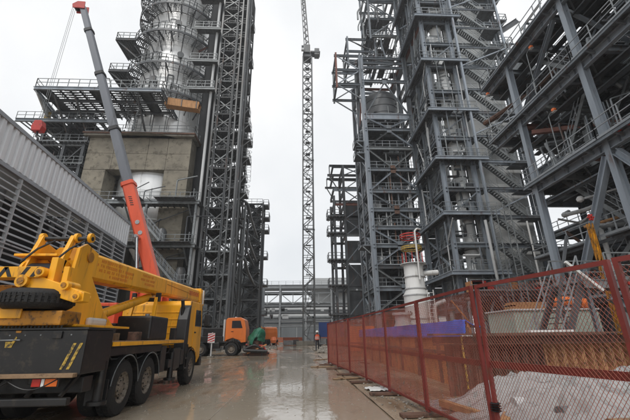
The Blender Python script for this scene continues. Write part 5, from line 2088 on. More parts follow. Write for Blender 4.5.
# ================================================================== WHITE SILO
T = thing('white_column_tank', 'white stepped column tank with red and yellow guard rail on top', 'tank', (9.1, 27, 0))
m_ = MB()
m_.lathe([(0, .9), (.92, .9), (.94, 4.35), (.94, 4.4), (.74, 4.75), (.74, 6.7), (.6, 6.8), (0, 6.85)], (9.1, 27, 0), 36)
m_.build('shell', white, T, smooth=True)
for z, rr in ((1.0, .94), (2.6, .94), (4.3, .94), (4.8, .75), (5.7, .75), (6.6, .75)):
    m_ = MB()
    m_.lathe([(rr - .02, z), (rr + .06, z), (rr + .06, z + .08), (rr - .02, z + .08)], (9.1, 27, 0), 36)
    m_.build('flange', wht2, T, smooth=True)
for a in (45, 135, 225, 315):
    x, y = 9.1 + .9 * math.cos(R_(a)), 27 + .9 * math.sin(R_(a))
    B(T, 'leg', (x, y, 0), (x, y, 1.2), .2, .2, wht2, 'box')
m_ = MB()
m_.lathe([(.74, 6.7), (1.0, 6.7), (1.0, 6.76), (.74, 6.76)], (9.1, 27, 0), 30)
m_.build('platform', wht2, T)
for zr, mt in ((7.95, stripe_y), (8.1, stripe_y), (9.1, red), (8.9, red)):
    m_ = MB()
    m_.lathe([(.78, zr - .05), (.82, zr - .05), (.82, zr + .05), (.78, zr + .05)], (9.1, 27, 0), 30)
    m_.build('guard_rail', mt, T, smooth=True)
m_ = MB()
for j in range(10):
    a = j * 2 * math.pi / 10
    m_.bar((9.1 + .80 * math.cos(a), 27 + .80 * math.sin(a), 6.76), (9.1 + .80 * math.cos(a), 27 + .80 * math.sin(a), 7.6), .05)
m_.build('rail_post', red, T)
pipe(T, [(9.2, 26.05, 5.4), (9.2, 26.05, 9.2), (9.4, 26.05, 9.4), (9.75, 26.3, 9.4)], .07, white, 10)
pipe(T, [(9.7, 27, 6.0), (11.0, 27, 6.1)], .2, white, 12)
pipe(T, [(10.3, 26.8, 0), (10.3, 26.8, 3.6), (11.2, 26.8, 3.9)], .16, wht2, 10)
m_ = MB()
for x in (9.5, 9.95):
    m_.bar((x, 25.7, 0), (x, 25.7, 4.6), .05)
for k in range(16):
    m_.bar((9.5, 25.7, .2 + k * .28), (9.95, 25.7, .2 + k * .28), .03)
m_.build('ladder', white, T)
# short grey pot beside it
T = thing('grey_pot', 'short grey flanged drum standing left of the white tank', 'drum', (7.0, 24, 0))
m_ = MB()
m_.lathe([(0, 0), (.62, 0), (.62, 2.0), (.5, 2.25), (.5, 2.75), (.66, 2.75), (.66, 2.9), (0, 2.9)], (7.0, 24, 0), 28)
m_.build('shell', wht2, T, smooth=True)
m_ = MB()
for j in range(12):
    a = j * math.pi / 6
    m_.tube((7 + .58 * math.cos(a), 24 + .58 * math.sin(a), 2.9), (7 + .58 * math.cos(a), 24 + .58 * math.sin(a), 2.98), .035, n=6)
m_.build('flange_bolt', steel_d, T)
# pipe stubs and cribbing behind the tarp
for j, (x, y, h, lab) in enumerate(((10.6, 24.5, 3.0, 'grey capped stand pipe right of the white tank, tallest of three'), (12.0, 23.0, 2.3, 'grey capped stand pipe right of the white tank, middle of three'), (13.6, 22.6, 2.6, 'grey capped stand pipe nearest the pale green cabin'))):
    t_ = thing('stand_pipe', lab, 'stand pipe', (x, y, 0), group='stand pipes behind the blue tarpaulin')
    MB().tube((x, y, 0), (x, y, h), .16, n=14).build('pipe', galv, t_, smooth=True)
    MB().tube((x, y, h), (x, y, h + .1), .24, n=14).build('cap', rustd, t_, smooth=True)

# ================================================================== RUSTY SHORING WALL with tarpaulin, sheet piles
T = thing('shoring_wall', 'rusty orange plate wall along the fence, covered by a blue tarpaulin', 'shoring wall', (4.9, 19, 0))
for k in range(8):
    y0 = 10.4 + k * 2.3
    m_ = MB()
    dx = rnd.uniform(-.03, .03)
    m_.box(4.9 + dx, 4.97 + dx, y0 + .02, y0 + 2.28, -.1, 1.84 + rnd.uniform(-.04, .03))
    m_.build('plate', rustp, T)
    B(T, 'stiffener', (4.86, y0, 0), (4.86, y0, 1.7), .1, .12, rustd, 'box')
B(T, 'ledge', (4.82, 10.3, .95), (4.82, 28.8, .95), .1, .1, rustd, 'box')
m_ = MB()
m_.box(4.98, 9.0, 10.45, 10.53, 0, 1.5)
m_.build('end_plate', rustd, T)


def cloth(name, fn, nu, nv, mat, thick=.015, parent=None):
    mb = MB()
    top = [[V(fn(i / nu, j / nv)) for i in range(nu + 1)] for j in range(nv + 1)]
    for row in top:
        mb.v += [tuple(p) for p in row]
    for j in range(nv):
        for i in range(nu):
            a = j * (nu + 1) + i
            mb.f.append((a, a + 1, a + nu + 2, a + nu + 1))
    o = mb.build(name, mat, parent, smooth=True)
    s_ = o.modifiers.new('thickness', 'SOLIDIFY')
    s_.thickness = thick
    return o


def fblue(u, v):
    y = 10.35 + u * 18.2
    n = noise.noise(V((y * 1.3, v * 2, 0)))
    n2 = noise.noise(V((y * 4, v * 5, 7)))
    if v < .45:
        t = v / .45
        return (4.80 + n2 * .03 - (1 - t) * .02, y, 1.40 + .52 * t + n * .05 * (1 - t))
    t = (v - .45) / .55
    return (4.80 + t * .5, y, 1.92 + n2 * .04 + n * .04 - .22 * t)


o = cloth('blue_tarpaulin', fblue, 120, 14, bluet)
tag(o, 'long bright blue tarpaulin draped along the top of the rusty wall', 'tarpaulin')
# orange board standing at the far end
T = thing('orange_board', 'bright orange board rising above the far end of the blue tarpaulin', 'board', (5.6, 28.9, 0))
for k in range(3):
    MB().box(3.95 + k * .72, 4.65 + k * .72, 28.8, 28.86, .4, 2.2).build('board', lamp_o, T, bevel=.01)
MB().box(3.95, 6.1, 28.87, 28.95, .0, .6).build('foot_rail', logm, T)
# information plate on the wall
T = thing('white_plate', 'small white plate with dark markings fixed to the rusty wall', 'plate', (4.6, 10.2, 1.2))
MB().box(4.62, 4.92, 10.23, 10.25, 1.36, 1.52).build('plate', white, T, bevel=.004)
m_ = MB()
for j, x in enumerate((4.66, 4.72, 4.80, 4.86)):
    m_.box(x, x + .012, 10.224, 10.229, 1.40, 1.47)
    m_.box(x + .03, x + .04, 10.224, 10.229, 1.40, 1.47)
    m_.box(x + .012, x + .03, 10.224, 10.229, 1.43, 1.445)
m_.build('marking', black, T)

T = thing('sheet_pile_wall', 'row of dark rusty sheet piles under a waler, right of the rusty plate wall', 'sheet pile wall', (8.0, 10, 0))
x = 3.95
k = 0
while x < 11.2:
    ang = .012 * (x - 7)
    mt = rustd if x < 6.4 else rustm
    m_ = MB()
    z1 = 1.27 + rnd.uniform(-.03, .03)
    if x < 6.4:
        m_.prism([(x, 9.86), (x + .05, 9.86), (x + .09, 9.97), (x + .17, 9.97), (x + .21, 9.86), (x + .25, 9.86), (x + .25, 9.92), (x + .19, 10.03), (x + .06, 10.03), (x, 9.92)], -.1, z1, 'z')
        m_.build('sheet_pile', mt, T)
    else:
        m_.prism([(x, 9.84), (x + .04, 9.84), (x + .09, 9.98), (x + .17, 9.98), (x + .22, 9.84), (x + .26, 9.84), (x + .26, 9.9), (x + .19, 10.04), (x + .06, 10.04), (x, 9.9)], -.1, z1, 'z')
        m_.build('sheet_pile', mt, T)
    x += .27
    k += 1
B(T, 'waler', (3.6, 9.74, 1.36), (11.3, 9.74, 1.36), .12, .16, rustd, 'box')
B(T, 'flange_rail', (3.6, 9.70, 1.25), (11.3, 9.70, 1.25), .2, .03, rustd, 'box')
for k in range(24):
    xx = 3.8 + k * .31
    MB().tube((xx, 9.655, 1.36), (xx, 9.679, 1.36), .04, n=8).build('rivet', rustd, T)
MB().box(3.5, 11.4, 9.4, 9.86, 1.475, 1.52).build('cap_plate', rustd, T)
MB().box(4.3, 4.34, 9.6, 9.64, .2, 1.46).build('yellow_stake', stripe_y, T)
T = thing('wooden_plank', 'pale plank lying on top of the sheet pile wall', 'plank', (7.0, 9.6, 1.53))
MB().box(6.15, 7.35, 9.5, 9.75, 1.525, 1.58).build('board', white, T, bevel=.006)

# plastic sheet heaped over pipes
def sst(t):
    t = max(0.0, min(1.0, t))
    return t * t * (3 - 2 * t)


def fplast(u, v):
    x = 2.82 + u * 8.0
    y = 3.2 + v * 6.1
    e = sst(u / .2) * sst((1 - u) / .2) * sst(v / .42) * sst((1 - v) / .3)
    n1 = noise.noise(V((x * .8, y * .8, 0)))
    d = V((x * .45 + y * .4, (y - x * .5) * 1.9, 3))
    n2 = (1 - abs(noise.noise(d)) * 2.4)
    d3 = V((x * 1.5 - y * 1.0 + n1, y * 2.7 + x * .9, 9))
    n3 = (1 - abs(noise.noise(d3)) * 2.8)
    n4 = 1 - abs(noise.noise(V((x * 1.6 + n2 * .5 + y * .8, y * 4.6 - x * 2.2, 5)))) * 2.5
    z = .015 + e * (.56 * (1 - .12 * u) + n1 * .12 + n2 * .10) + (.2 + .8 * e) * (n3 * .10 + n4 * .07)
    return (x + n1 * .25 * (1 - e) + n4 * .02, y + n2 * .10 + n3 * .04, max(.012, z))


plm = M('clear_plastic_film', (0.46, 0.46, 0.45), 0.08, 0.0, 0.1, 0.6, None, 0, False, 0.0, 4, alpha=0.58, rvar=.05)
T = thing('pipe_pile', 'heap of dull grey and rusty pipes lying under the plastic film', 'pipes', (5.5, 6.4, 0))
rq = random.Random(17)
for k in range(16):
    y = 4.6 + (k % 8) * .42
    z = .13 if k < 8 else .37
    y += .2 if k >= 8 else 0
    x0 = 3.5 + rq.uniform(0, .6)
    dy = rq.uniform(-.25, .25)
    MB().tube((x0, y, z), (x0 + rq.uniform(3.6, 5.6), y + dy, z), .12, n=14).build('pipe', rq.choice((galv, rustd, conc_d, plankm, wht2)), T, smooth=True)
o = cloth('plastic_sheet', fplast, 260, 210, plm, .003)
tag(o, 'crumpled whitish plastic film spread over a heap behind the nearest fence', 'plastic sheet')
for (x, y, rz, ln, lab) in ((3.55, 5.2, .5, 1.5, 'short light timber lying at the near edge of the plastic film'), (3.2, 7.6, 1.9, 1.1, 'timber offcut standing out of the plastic film beside the fence'), (3.4, 6.3, .9, 2.0, 'long rough timber beam half buried by the plastic film')):
    t_ = thing('timber_beam', lab, 'timber', (x, y, 0), rz, 'timbers around the plastic film', local=True)
    m_ = MB()
    m_.bar((-ln / 2, 0, .10), (ln / 2, 0, .16 if ln < 1.9 else .3), .14, .13)
    m_.build('beam', logm, t_, bevel=.012)
    m_ = MB()
    m_.bar((-ln / 2 + .1, .0, .02), (-ln / 2 + .2, .0, .02), .3, .04)
    m_.build('chock', plankm, t_)

# ================================================================== FENCE PANELS
def mesh_data(w, h, sp=.024, t=.0027):
    mb = MB()
    k = 0
    def strand(x0, z0, x1, z1, y):
        d = V((x1 - x0, 0, z1 - z0)).normalized()
        nx = V((-d.z, 0, d.x)) * t
        a, b = V((x0, y, z0)), V((x1, y, z1))
        e = V((0, t * 1.1, 0))
        mb.add([a - nx, a + e, a + nx, a - e, b - nx, b + e, b + nx, b - e], [(0, 1, 5, 4), (1, 2, 6, 5), (2, 3, 7, 6), (3, 0, 4, 7)])
    sl = 1.35  # rise per run: upright diamonds
    c = -w * sl
    step = sp * 2 * sl
    while c < h:
        x0 = max(0, -c / sl)
        x1 = min(w, (h - c) / sl)
        if x1 - x0 > .02:
            strand(x0, c + sl * x0, x1, c + sl * x1, .002)
            strand(w - x0, c + sl * x0, w - x1, c + sl * x1, -.002)
        c += step
    return mb


FM = {}


def fence_panel(p, q, lab, double=True, h=2.2, lean=0.0):
    p, q = V(p), V(q)
    d = q - p
    w = d.length
    ang = math.atan2(d.y, d.x)
    t_ = thing('fence_panel', lab, 'fence panel', p, ang, 'red mesh fence panels along the road', local=True)
    t_.rotation_euler = (lean, 0, ang)
    s_ = .048
    B(t_, 'post', (s_ / 2, 0, .08), (s_ / 2, 0, h), s_, s_, fence_m, 'box')
    B(t_, 'post', (w - s_ / 2, 0, .08), (w - s_ / 2, 0, h), s_, s_, fence_m, 'box')
    B(t_, 'top_rail', (s_, 0, h - s_ / 2), (w - s_, 0, h - s_ / 2), s_ - .004, s_, fence_m, 'box')
    B(t_, 'bottom_rail', (s_, 0, .16), (w - s_, 0, .16), s_ - .004, s_, fence_m, 'box')
    B(t_, 'mid_rail', (s_, -.02, 1.1), (w - s_, -.02, 1.1), .02, .085, fence_m, 'box')
    if w > 2.65:
        B(t_, 'mid_post', (w / 2, .03, .16), (w / 2, .03, h - .05), .04, .04, fence_m, 'box')
    key = round(w, 2)
    if key not in FM:
        o = mesh_data(w - .1, h - .26).build('mesh_infill', mesh_m, None, fix=False)
        FM[key] = o.data
        bpy.data.objects.remove(o)
    o = bpy.data.objects.new('mesh_infill', FM[key])
    COL.objects.link(o)
    o.parent = t_
    o.location = (.05, 0, .18)
    for x in (.03, w - .03):
        m_ = MB()
        m_.box(x - .06, x + .06, -.55, .55, .0, .06)
        m_.build('foot', rustd, t_, bevel=.01)
    return t_


pts = [(3.55, 2.15), (3.16, 3.35), (2.68, 5.3), (2.58, 7.7), (2.50, 10.4), (2.36, 13.0), (2.18, 15.6), (1.97, 18.3), (1.78, 21.0)]
labs = ['nearest red mesh fence panel, cut by the right picture edge', 'red mesh fence panel in front of the plastic film and sheet piles', 'red mesh fence panel before the near end of the blue tarpaulin',
        'red mesh fence panel before the white tank', 'red mesh fence panel beside the rusty wall, fourth from the far end', 'red mesh fence panel beside the rusty wall, third from the far end',
        'red mesh fence panel second from the far end, before the orange board', 'red mesh fence panel at the far end, nearest the walking worker']
for i in range(len(pts) - 1):
    a, b = V(pts[i] + (0,)), V(pts[i + 1] + (0,))
    g = (b - a).normalized() * .03
    fence_panel(a + g, b - g, labs[i], lean=rnd.uniform(-.012, .012))
m_ = MB()
fp = fence_panel(V((1.72, 21.05, 0)), V((3.9, 21.6, 0)), 'red mesh fence panel turned across the end of the row', lean=0)
# black tie at the near post
m_ = MB()
for k in range(4):
    m_.lathe([(.045, -.012), (.075, 0), (.045, .012)], (2.70, 5.25, .52 + k * .03), 12)
o = m_.build('cable_tie', black, None, smooth=True)
tag(o, 'black tape wound round the foot of the nearest full fence post', 'tape')

# ================================================================== ORANGE TRUCK (faces right)
T = thing('orange_truck', 'truck with an orange cab and black chassis parked facing right beside the lattice tower', 'truck', (-10.6, 33.9, 0.0), math.radians(-90), local=True)
# local: y forward (= world +x), x right (= world -y)
pb(T, 'chassis_rail', blk, -.5, -.38, 0, 7.0, .8, 1.08)
pb(T, 'chassis_rail', blk, .38, .5, 0, 7.0, .8, 1.08)
for y in (1.0, 2.3, 4.95):
    for sx in (-1, 1):
        wheel(T, sx * 1.06, y, .53, .31, sx, y < 3)
m_ = MB()
m_.prism([(4.35, 1.15), (4.35, 2.95), (4.5, 3.12), (5.6, 3.16), (5.95, 2.95), (6.12, 2.2), (6.15, 1.1), (5.75, 1.05), (5.6, 1.25), (5.0, 1.45), (4.5, 1.3)], -1.18, 1.18, 'x')
cab_ = m_.build('cab', orange, T, bevel=.04)
for sx in (1, -1):
    X0, X1 = (1.172, 1.19) if sx > 0 else (-1.19, -1.172)
    m_ = MB()
    m_.prism([(4.75, 1.5), (4.75, 3.0), (5.7, 3.0), (5.95, 2.2), (5.98, 1.3), (5.55, 1.3), (5.2, 1.5)], X0, X1, 'x')
    dr = m_.build('door', orange, cab_, bevel=.008)
    X0, X1 = (1.189, 1.197) if sx > 0 else (-1.197, -1.189)
    m_ = MB()
    m_.prism([(4.88, 2.25), (4.88, 2.88), (5.62, 2.88), (5.82, 2.25)], X0, X1, 'x')
    m_.build('side_window', glass, dr)
    pb(dr, 'handle', black, sx * 1.2 - .012, sx * 1.2 + .012, 4.85, 5.05, 1.95, 2.0, .004)
    m_ = MB()
    for i in range(9):
        a0, a1 = R_(i * 20), R_((i + 1) * 20)
        q = []
        for rr in (.64, .69):
            for a in (a0, a1):
                for x in (sx * .86, sx * 1.22):
                    q.append((x, 4.95 + rr * math.cos(a), .53 + rr * math.sin(a)))
        m_.add(q, [(0, 1, 3, 2), (4, 6, 7, 5), (0, 4, 5, 1), (2, 3, 7, 6), (0, 2, 6, 4), (1, 5, 7, 3)])
    m_.build('mudguard', blk, T, smooth=True)
pb(cab_, 'roof_lamp', white, -.5, .5, 5.0, 5.12, 3.16, 3.24, .02)
pb(T, 'front_bumper', blk, -1.2, 1.2, 6.15, 6.35, .55, 1.0, .03)
pb(T, 'bed_body', blk, -1.2, 1.2, -.6, 4.2, 1.15, 1.6, .03)
pb(T, 'bed_locker', blk, -1.1, 1.1, 2.4, 4.1, 1.6, 2.3, .05)
pb(T, 'fuel_tank', blk, .7, 1.2, 3.0, 3.9, .6, 1.1, .08)
m_ = MB()
m_.tube((1.0, 4.2, 1.2), (1.0, 4.2, 3.0), .09, n=12)
m_.build('exhaust_stack', wht2, T, smooth=True)
OT = T
T2 = copy_tree(OT)
T2.location = (-7.6, 72.0, 0)
T2.rotation_euler = (0, 0, math.radians(-150))
T2['label'] = 'small distant truck with orange cab beyond the marker board, facing the camera'
T2['group'] = OT['group'] = 'trucks with orange cabs'
# green tarp bundle in front
def fgreen(u, v):
    a = -math.pi * .10 + u * math.pi * 1.2
    e = max(.03, math.sin(math.pi * v)) ** .35
    y = 32.0 + v * 2.4
    n = noise.noise(V((u * 4, v * 3, 1))) * .22
    nn = noise.noise(V((u * 11, v * 9, 4))) * .12
    x = -3.55 + math.cos(a) * (.72 + n + nn) * e + .25 * n
    z = 1.15 + math.sin(a) * (1.0 + n + nn) * e + .2 * math.cos(a)
    return (x, y, max(.85 + nn * 1.6, z))


T = thing('covered_compressor', 'equipment on skids under a crumpled green tarpaulin in front of the orange cab', 'covered machine', (-3.7, 33.4, 0))
o = cloth('green_cover', fgreen, 40, 16, greent, .02, T)
MB().box(-4.25, -3.25, 32.3, 34.4, .25, 1.2).build('machine_body', rustd, T, bevel=.05)
for y in (32.5, 34.3):
    B(T, 'skid', (-4.6, y, .1), (-2.6, y, .1), .16, .18, rustd, 'box')
MB().tube((-4.5, 32.1, .45), (-2.5, 32.1, .35), .13, n=12).build('roller', black, T, smooth=True)
B(T, 'strut', (-4.2, 32.2, .2), (-2.6, 32.2, .9), .1, .1, rustp, 'box')
for x in (-4.1, -3.0):
    for y in (32.4, 34.2):
        B(T, 'leg', (x, y, 0), (x, y, 1.0), .1, .1, blk, 'box')
pipe(T, [(-4.6, 32.2, .5), (-3.6, 32.1, .9), (-2.9, 32.2, .5), (-2.4, 32.4, .15)], .09, black, 8)
pipe(T, [(-4.4, 32.6, .9), (-2.9, 32.3, .8), (-2.5, 32.3, .2)], .06, red, 8)
# red and white striped marker board
T = thing('marker_board', 'red and white striped marker board on a short white post', 'marker board', (-6.95, 30.9, 0))
B(T, 'post', (-6.95, 30.95, 0), (-6.95, 30.95, 1.9), .09, .09, wht2, 'box')
MB().box(-7.28, -6.72, 30.86, 30.9, 1.1, 1.85).build('board', white, T, bevel=.006)
for k in range(5):
    z = 1.02 + k * .2
    m_ = MB()
    lo = lambda v: min(1.84, max(1.11, v))
    m_.add([(-7.27, 30.853, lo(z)), (-6.73, 30.853, lo(z + .22)), (-6.73, 30.853, lo(z + .32)), (-7.27, 30.853, lo(z + .1)), (-7.27, 30.858, lo(z)), (-6.73, 30.858, lo(z + .22)), (-6.73, 30.858, lo(z + .32)), (-7.27, 30.858, lo(z + .1))],
           [(0, 1, 2, 3), (7, 6, 5, 4), (0, 4, 5, 1), (1, 5, 6, 2), (2, 6, 7, 3), (3, 7, 4, 0)])
    m_.build('stripe', M('signal_red', (0.55, .02, .02), .4), T)
MB().box(-7.2, -6.7, 30.7, 31.2, 0, .1).build('foot', conc_d, T, bevel=.02)

# ================================================================== FAR: lattice tower, hall, pipe rack, tower crane
T = thing('small_lattice_tower', 'narrow dark lattice tower with small side balconies, far left of the road', 'lattice tower', (-7.9, 64, 0))
for x in (-9.8, -6.5):
    for y in (62, 65.5):
        B(T, 'column', (x, y, 0), (x, y, 25.2), .3, .3, lattice_m)
r = random.Random(61)
d0 = None
for k in range(10):
    z = 2.5 * (k + 1)
    for y in (62, 65.5):
        B(T, 'beam', (-9.8, y, z), (-6.5, y, z), .2, .28, lattice_m)
        B(T, 'brace', (-9.7, y, z - 2.4), (-6.6, y, z - .1), .13, .13, lattice_m, 'box')
        B(T, 'brace', (-9.7, y, z - .1), (-6.6, y, z - 2.4), .13, .13, lattice_m, 'box')
    for x in (-9.8, -6.5):
        B(T, 'beam', (x, 62, z), (x, 65.5, z), .2, .28, lattice_m)
        B(T, 'brace', (x, 62.1, z - 2.4), (x, 65.4, z - .1), .13, .13, lattice_m, 'box')
    deck(T, -9.7, -6.6, 62.2, 65.4, z, grate, 1.6, 1.6, .1, k)
    stair(T, (-9.4, 63, z - 2.5), (-7.0, 63, z), (0, .9, 0), lattice_m)
    handrail(T, [(-9.7, 62.1, z), (-6.6, 62.1, z), (-6.6, 65.4, z)], lattice_m, 1.1, 1, .06)
    m_ = MB()
    m_.box(-9.2 + r.random(), -7.0, 64.2, 64.4, z - 2.3, z - .4)
    m_.build('cable_screen', steel_d, T)
    if k % 2 or k > 7:
        w = r.uniform(.7, 1.2)
        deck(T, -6.4, -6.4 + w, 62.4, 65, z, grate, 1, 1.3, 0, 2, False, 'side_platform')
        handrail(T, [(-6.4, 62.4, z), (-6.4 + w, 62.4, z), (-6.4 + w, 65, z)], lattice_m, 1.1, 1, .06)
pipe(T, [(-6.2, 62, 0), (-6.2, 62, 20)], .14, steel_d, 8, 'riser')
pipe(T, [(-10.1, 62, 0), (-10.1, 62, 24)], .2, galv, 8, 'riser')

T = thing('slate_hall', 'low slate grey hall between the two lattice towers', 'hall', (-16, 84, 0))
MB().prism([(-75, 0), (-8.6, 0), (-8.6, 14.4), (-9.6, 16.2), (-75, 19)], 80, 96, 'y').build('hall_body', fard, T)
for k in range(8):
    MB().box(-75, -8.55, 79.93, 79.985, 1.5 + k * 1.75, 1.56 + k * 1.75).build('sheet_joint', steel_d, T)
MB().box(-75, -9.5, 79.7, 80.2, 15.9, 16.2).build('eaves', farg, T)
B(T, 'walkway', (-16, 79.6, 9.0), (-8.6, 79.6, 11.4), .8, .3, steel_d, 'box')

T = thing('pipe_bridge', 'long pale grey multi level pipe bridge crossing the road in the distance', 'pipe bridge', (0, 111, 0))
for x in (-22, -13, -5.2, 2.6, 10.5, 18.5, 26):
    for y in (110, 115):
        B(T, 'column', (x, y, 0), (x, y, 16.5), .55, .55, farg)
for z, h in ((16.0, 1.0), (14.2, .5), (10.4, .6), (8.4, .45), (6.2, .5), (4.6, .7)):
    for y in (110, 115):
        B(T, 'beam', (-30, y, z), (34, y, z), .4, h, farg)
    if z < 14.3:
        deck(T, -30, 34, 110.3, 114.8, z + .3, farg, 3, 2.4, .25, int(z), False)
MB().box(-30, 34, 110.4, 115.2, 15.3, 16.4).build('roof_duct', farw, T)
MB().box(4.6, 34, 112, 117, 10.9, 18.9).build('clad_bay', farw, T)
handrail(T, [(-30, 109.9, 16.5), (34, 109.9, 16.5)], farg, 1.2, 2.2, .09)
xs_ = (-22, -13, -5.2, 2.6, 10.5, 18.5, 26)
for a, b in zip(xs_[:-1], xs_[1:]):
    mid_ = (a + b) / 2
    B(T, 'brace', (a, 110, 14), (mid_, 110, 10.8), .22, .22, farg, 'box')
    B(T, 'brace', (b, 110, 14), (mid_, 110, 10.8), .22, .22, farg, 'box')
    B(T, 'post', (mid_, 110, 10.6), (mid_, 110, 14), .22, .22, farg, 'box')
r = random.Random(71)
for z in (10.9, 8.8, 6.6, 5.1):
    for j in range(3):
        rr = r.uniform(.12, .38)
        pipe(T, [(-30, 110.8 + j * 1.3, z + rr), (34, 110.8 + j * 1.3, z + rr)], rr, r.choice((farg, farw, galv)), 8)
for j in range(16):
    x = r.uniform(-13, 12)
    z = r.choice((6.6, 8.7))
    MB().box(x, x + r.uniform(.5, 2), 110.4, 111.2, z, z + r.uniform(.5, 1.4)).build('valve_box', r.choice((farg, galv, wht2, steel)), T)
T = thing('distant_hall', 'wide pale hall closing the view behind the pipe bridge', 'hall', (0, 146, 0))
MB().prism([(-60, 0), (60, 0), (60, 11), (0, 12.5), (-60, 11)], 140, 170, 'y').build('hall_body', farw, T)
for k in range(10):
    x = -45 + k * 9
    MB().box(x, x + 8.8, 139.86, 139.98, 0, 5.4).build('door_panel', fard if k % 3 else steel, T)
MB().box(-60, 60, 139.8, 139.97, 8.0, 8.6).build('cladding_band', fard, T)

T = thing('tower_crane', 'very tall slender lattice tower crane with raised jib at the far road end', 'tower crane', (2.25, 70, 0))
cw = 1.1
CX, CY = 2.25, 70
for dx in (-cw, cw):
    for dy in (-cw, cw):
        B(T, 'mast_chord', (CX + dx, CY + dy, 0), (CX + dx, CY + dy, 67), .26, .26, lattice_m, 'box')
nseg = 32
for k in range(nseg):
    z0, z1 = 67 * k / nseg, 67 * (k + 1) / nseg
    f = k % 2
    for dy in (-cw, cw):
        B(T, 'lacing', (CX - cw, CY + dy, z0 if f else z1), (CX + cw, CY + dy, z1 if f else z0), .15, .15, lattice_m, 'box')
        B(T, 'mast_strut', (CX - cw, CY + dy, z1), (CX + cw, CY + dy, z1), .1, .1, lattice_m, 'box')
    for dx in (-cw, cw):
        B(T, 'lacing', (CX + dx, CY - cw, z1 if f else z0), (CX + dx, CY + cw, z0 if f else z1), .15, .15, lattice_m, 'box')
m_ = MB()
for k in range(22):
    z = 1 + k * 3
    m_.box(CX - .5, CX + .5, CY - .5, CY + .5, z, z + .06)
    m_.bar((CX - .4, CY, z), (CX + .4, CY, z + 3), .1)
m_.build('mast_ladder', steel_d, T)
for z in (22, 38, 50):
    m_ = MB()
    m_.box(CX - 1.25, CX + 1.25, CY - 1.25, CY - 1.0, z, z + .2)
    m_.box(CX + 1.0, CX + 1.3, CY - 1.25, CY + 1.25, z, z + .2)
    m_.build('tie_collar', steel_d, T)
MB().box(CX - 1.15, CX + 1.0, CY - 1.2, CY + 1.2, 67, 68.0).build('slew_ring', steel_d, T, bevel=.1)
MB().box(CX - 1.0, CX + .7, CY - 1.6, CY + 1.6, 68, 70.4).build('machine_house', lattice_m, T, bevel=.08)
MB().box(CX + .75, CX + 3.2, CY - 1.4, CY + .4, 68.2, 68.6).build('counter_platform', steel_d, T)
MB().box(CX + 1.8, CX + 3.0, CY - 1.3, CY + .3, 67.6, 69.6).build('counterweight', lattice_m, T, bevel=.1)
oc = MB().box(CX - 1.5, CX - .8, CY - 2.3, CY - 1.62, 68.0, 69.4).build('operator_cab', wht2, T, bevel=.08)
MB().box(CX - 1.4, CX - .9, CY - 2.32, CY - 2.305, 68.6, 69.3).build('cab_window', glass, oc)
ja, jbp = V((CX - .1, CY, 70.2)), V((CX - 2.6, CY + 1.5, 118))
for dx, dy in ((-.6, -.6), (.6, -.6), (0, .6)):
    B(T, 'jib_chord', ja + V((dx, dy, 0)), jbp + V((dx * .7, dy * .7, 0)), .2, .2, steel_d, 'box')
for k in range(46):
    p, q = ja.lerp(jbp, k / 46), ja.lerp(jbp, (k + 1) / 46)
    s_ = 1 if k % 2 else -1
    B(T, 'jib_lacing', p + V((-.55 * s_, -.58, 0)), q + V((.55 * s_, -.58, 0)), .16, .16, steel_d, 'box')
    B(T, 'jib_lacing', p + V((-.55 * s_, -.58, 0)), q + V((0, .58, 0)), .09, .09, steel_d, 'box')
m_ = MB()
for dx in (-.3, .25):
    m_.tube((CX + dx, CY - .6, 74), (jbp.x + dx, jbp.y - .4, 110), .12, n=5)
m_.build('pendant_rope', steel_d, T)
MB().box(CX - 2.4, CX + 2.4, CY - 2.4, CY + 2.4, 0, .7).build('base_block', conc_d, T, bevel=.05)

# ---- far site clutter
def container(name, lab, x0, x1, y0, y1, z0, z1, mt):
    t_ = thing(name, lab, 'container', ((x0 + x1) / 2, (y0 + y1) / 2, z0))
    MB().box(x0 + .05, x1 - .05, y0 + .05, y1, z0, z1).build('body', mt, t_)
    n = int((x1 - x0) / .45)
    for k in range(n):
        x = x0 + .1 + k * (x1 - x0 - .2) / n
        MB().box(x, x + .2, y0, y0 + .049, z0 + .15, z1 - .12).build('rib', mt, t_)
    for x in (x0, x1 - .14):
        MB().box(x, x + .14, y0 - .02, y0 + .03, z0, z1).build('corner_post', mt, t_)
    return t_
container('shipping_container', 'orange brown open skip container left of the tower crane base', -2.7, 1.2, 72.5, 75, 0, 1.35, orust)
container('shipping_container', 'orange brown skip container right of the tower crane base', 3.4, 7.6, 74, 76.5, 0, 1.3, orust)
container('shipping_container', 'blue shipping container with a pale roof behind the walking worker', 4.9, 11.0, 82, 84.5, 1.3, 4.4, blue_c)
container('shipping_container', 'grey shipping container carrying the blue one', 4.7, 11.2, 81.9, 84.6, 0, 1.28, orust)
T = thing('yellow_loader', 'yellow wheeled site machine parked far left of the road', 'loader', (-6.6, 70, 0), 0, local=True)
pb(T, 'body', yel, -2.0, 1.2, -1, 1, .8, 1.8, .1)
cb = pb(T, 'cab', yel, -1.6, .0, -.9, .9, 1.8, 3.4, .1)
pb(cb, 'side_window', glass, -1.4, -.2, -.93, -.905, 2.2, 3.2, .005)
for x in (-1.3, 1.0):
    for y in (-.95, .95):
        m_ = MB()
        m_.lathe([(0, -.2), (.5, -.2), (.65, -.12), (.65, .12), (.5, .2), (0, .2)], (x, y, .65), 20, 'y')
        m_.build('wheel', rub, T, smooth=True)
m_ = MB()
m_.bar((1.0, 0, 1.6), (2.6, 0, .7), .3, .25)
m_.build('arm', yel, T, bevel=.03)
m_ = MB()
m_.prism([(2.4, .2), (3.3, .15), (3.0, .5), (2.9, 1.2), (2.5, 1.1)], -.9, .9, 'y')
m_.build('bucket', orange, T, bevel=.03)
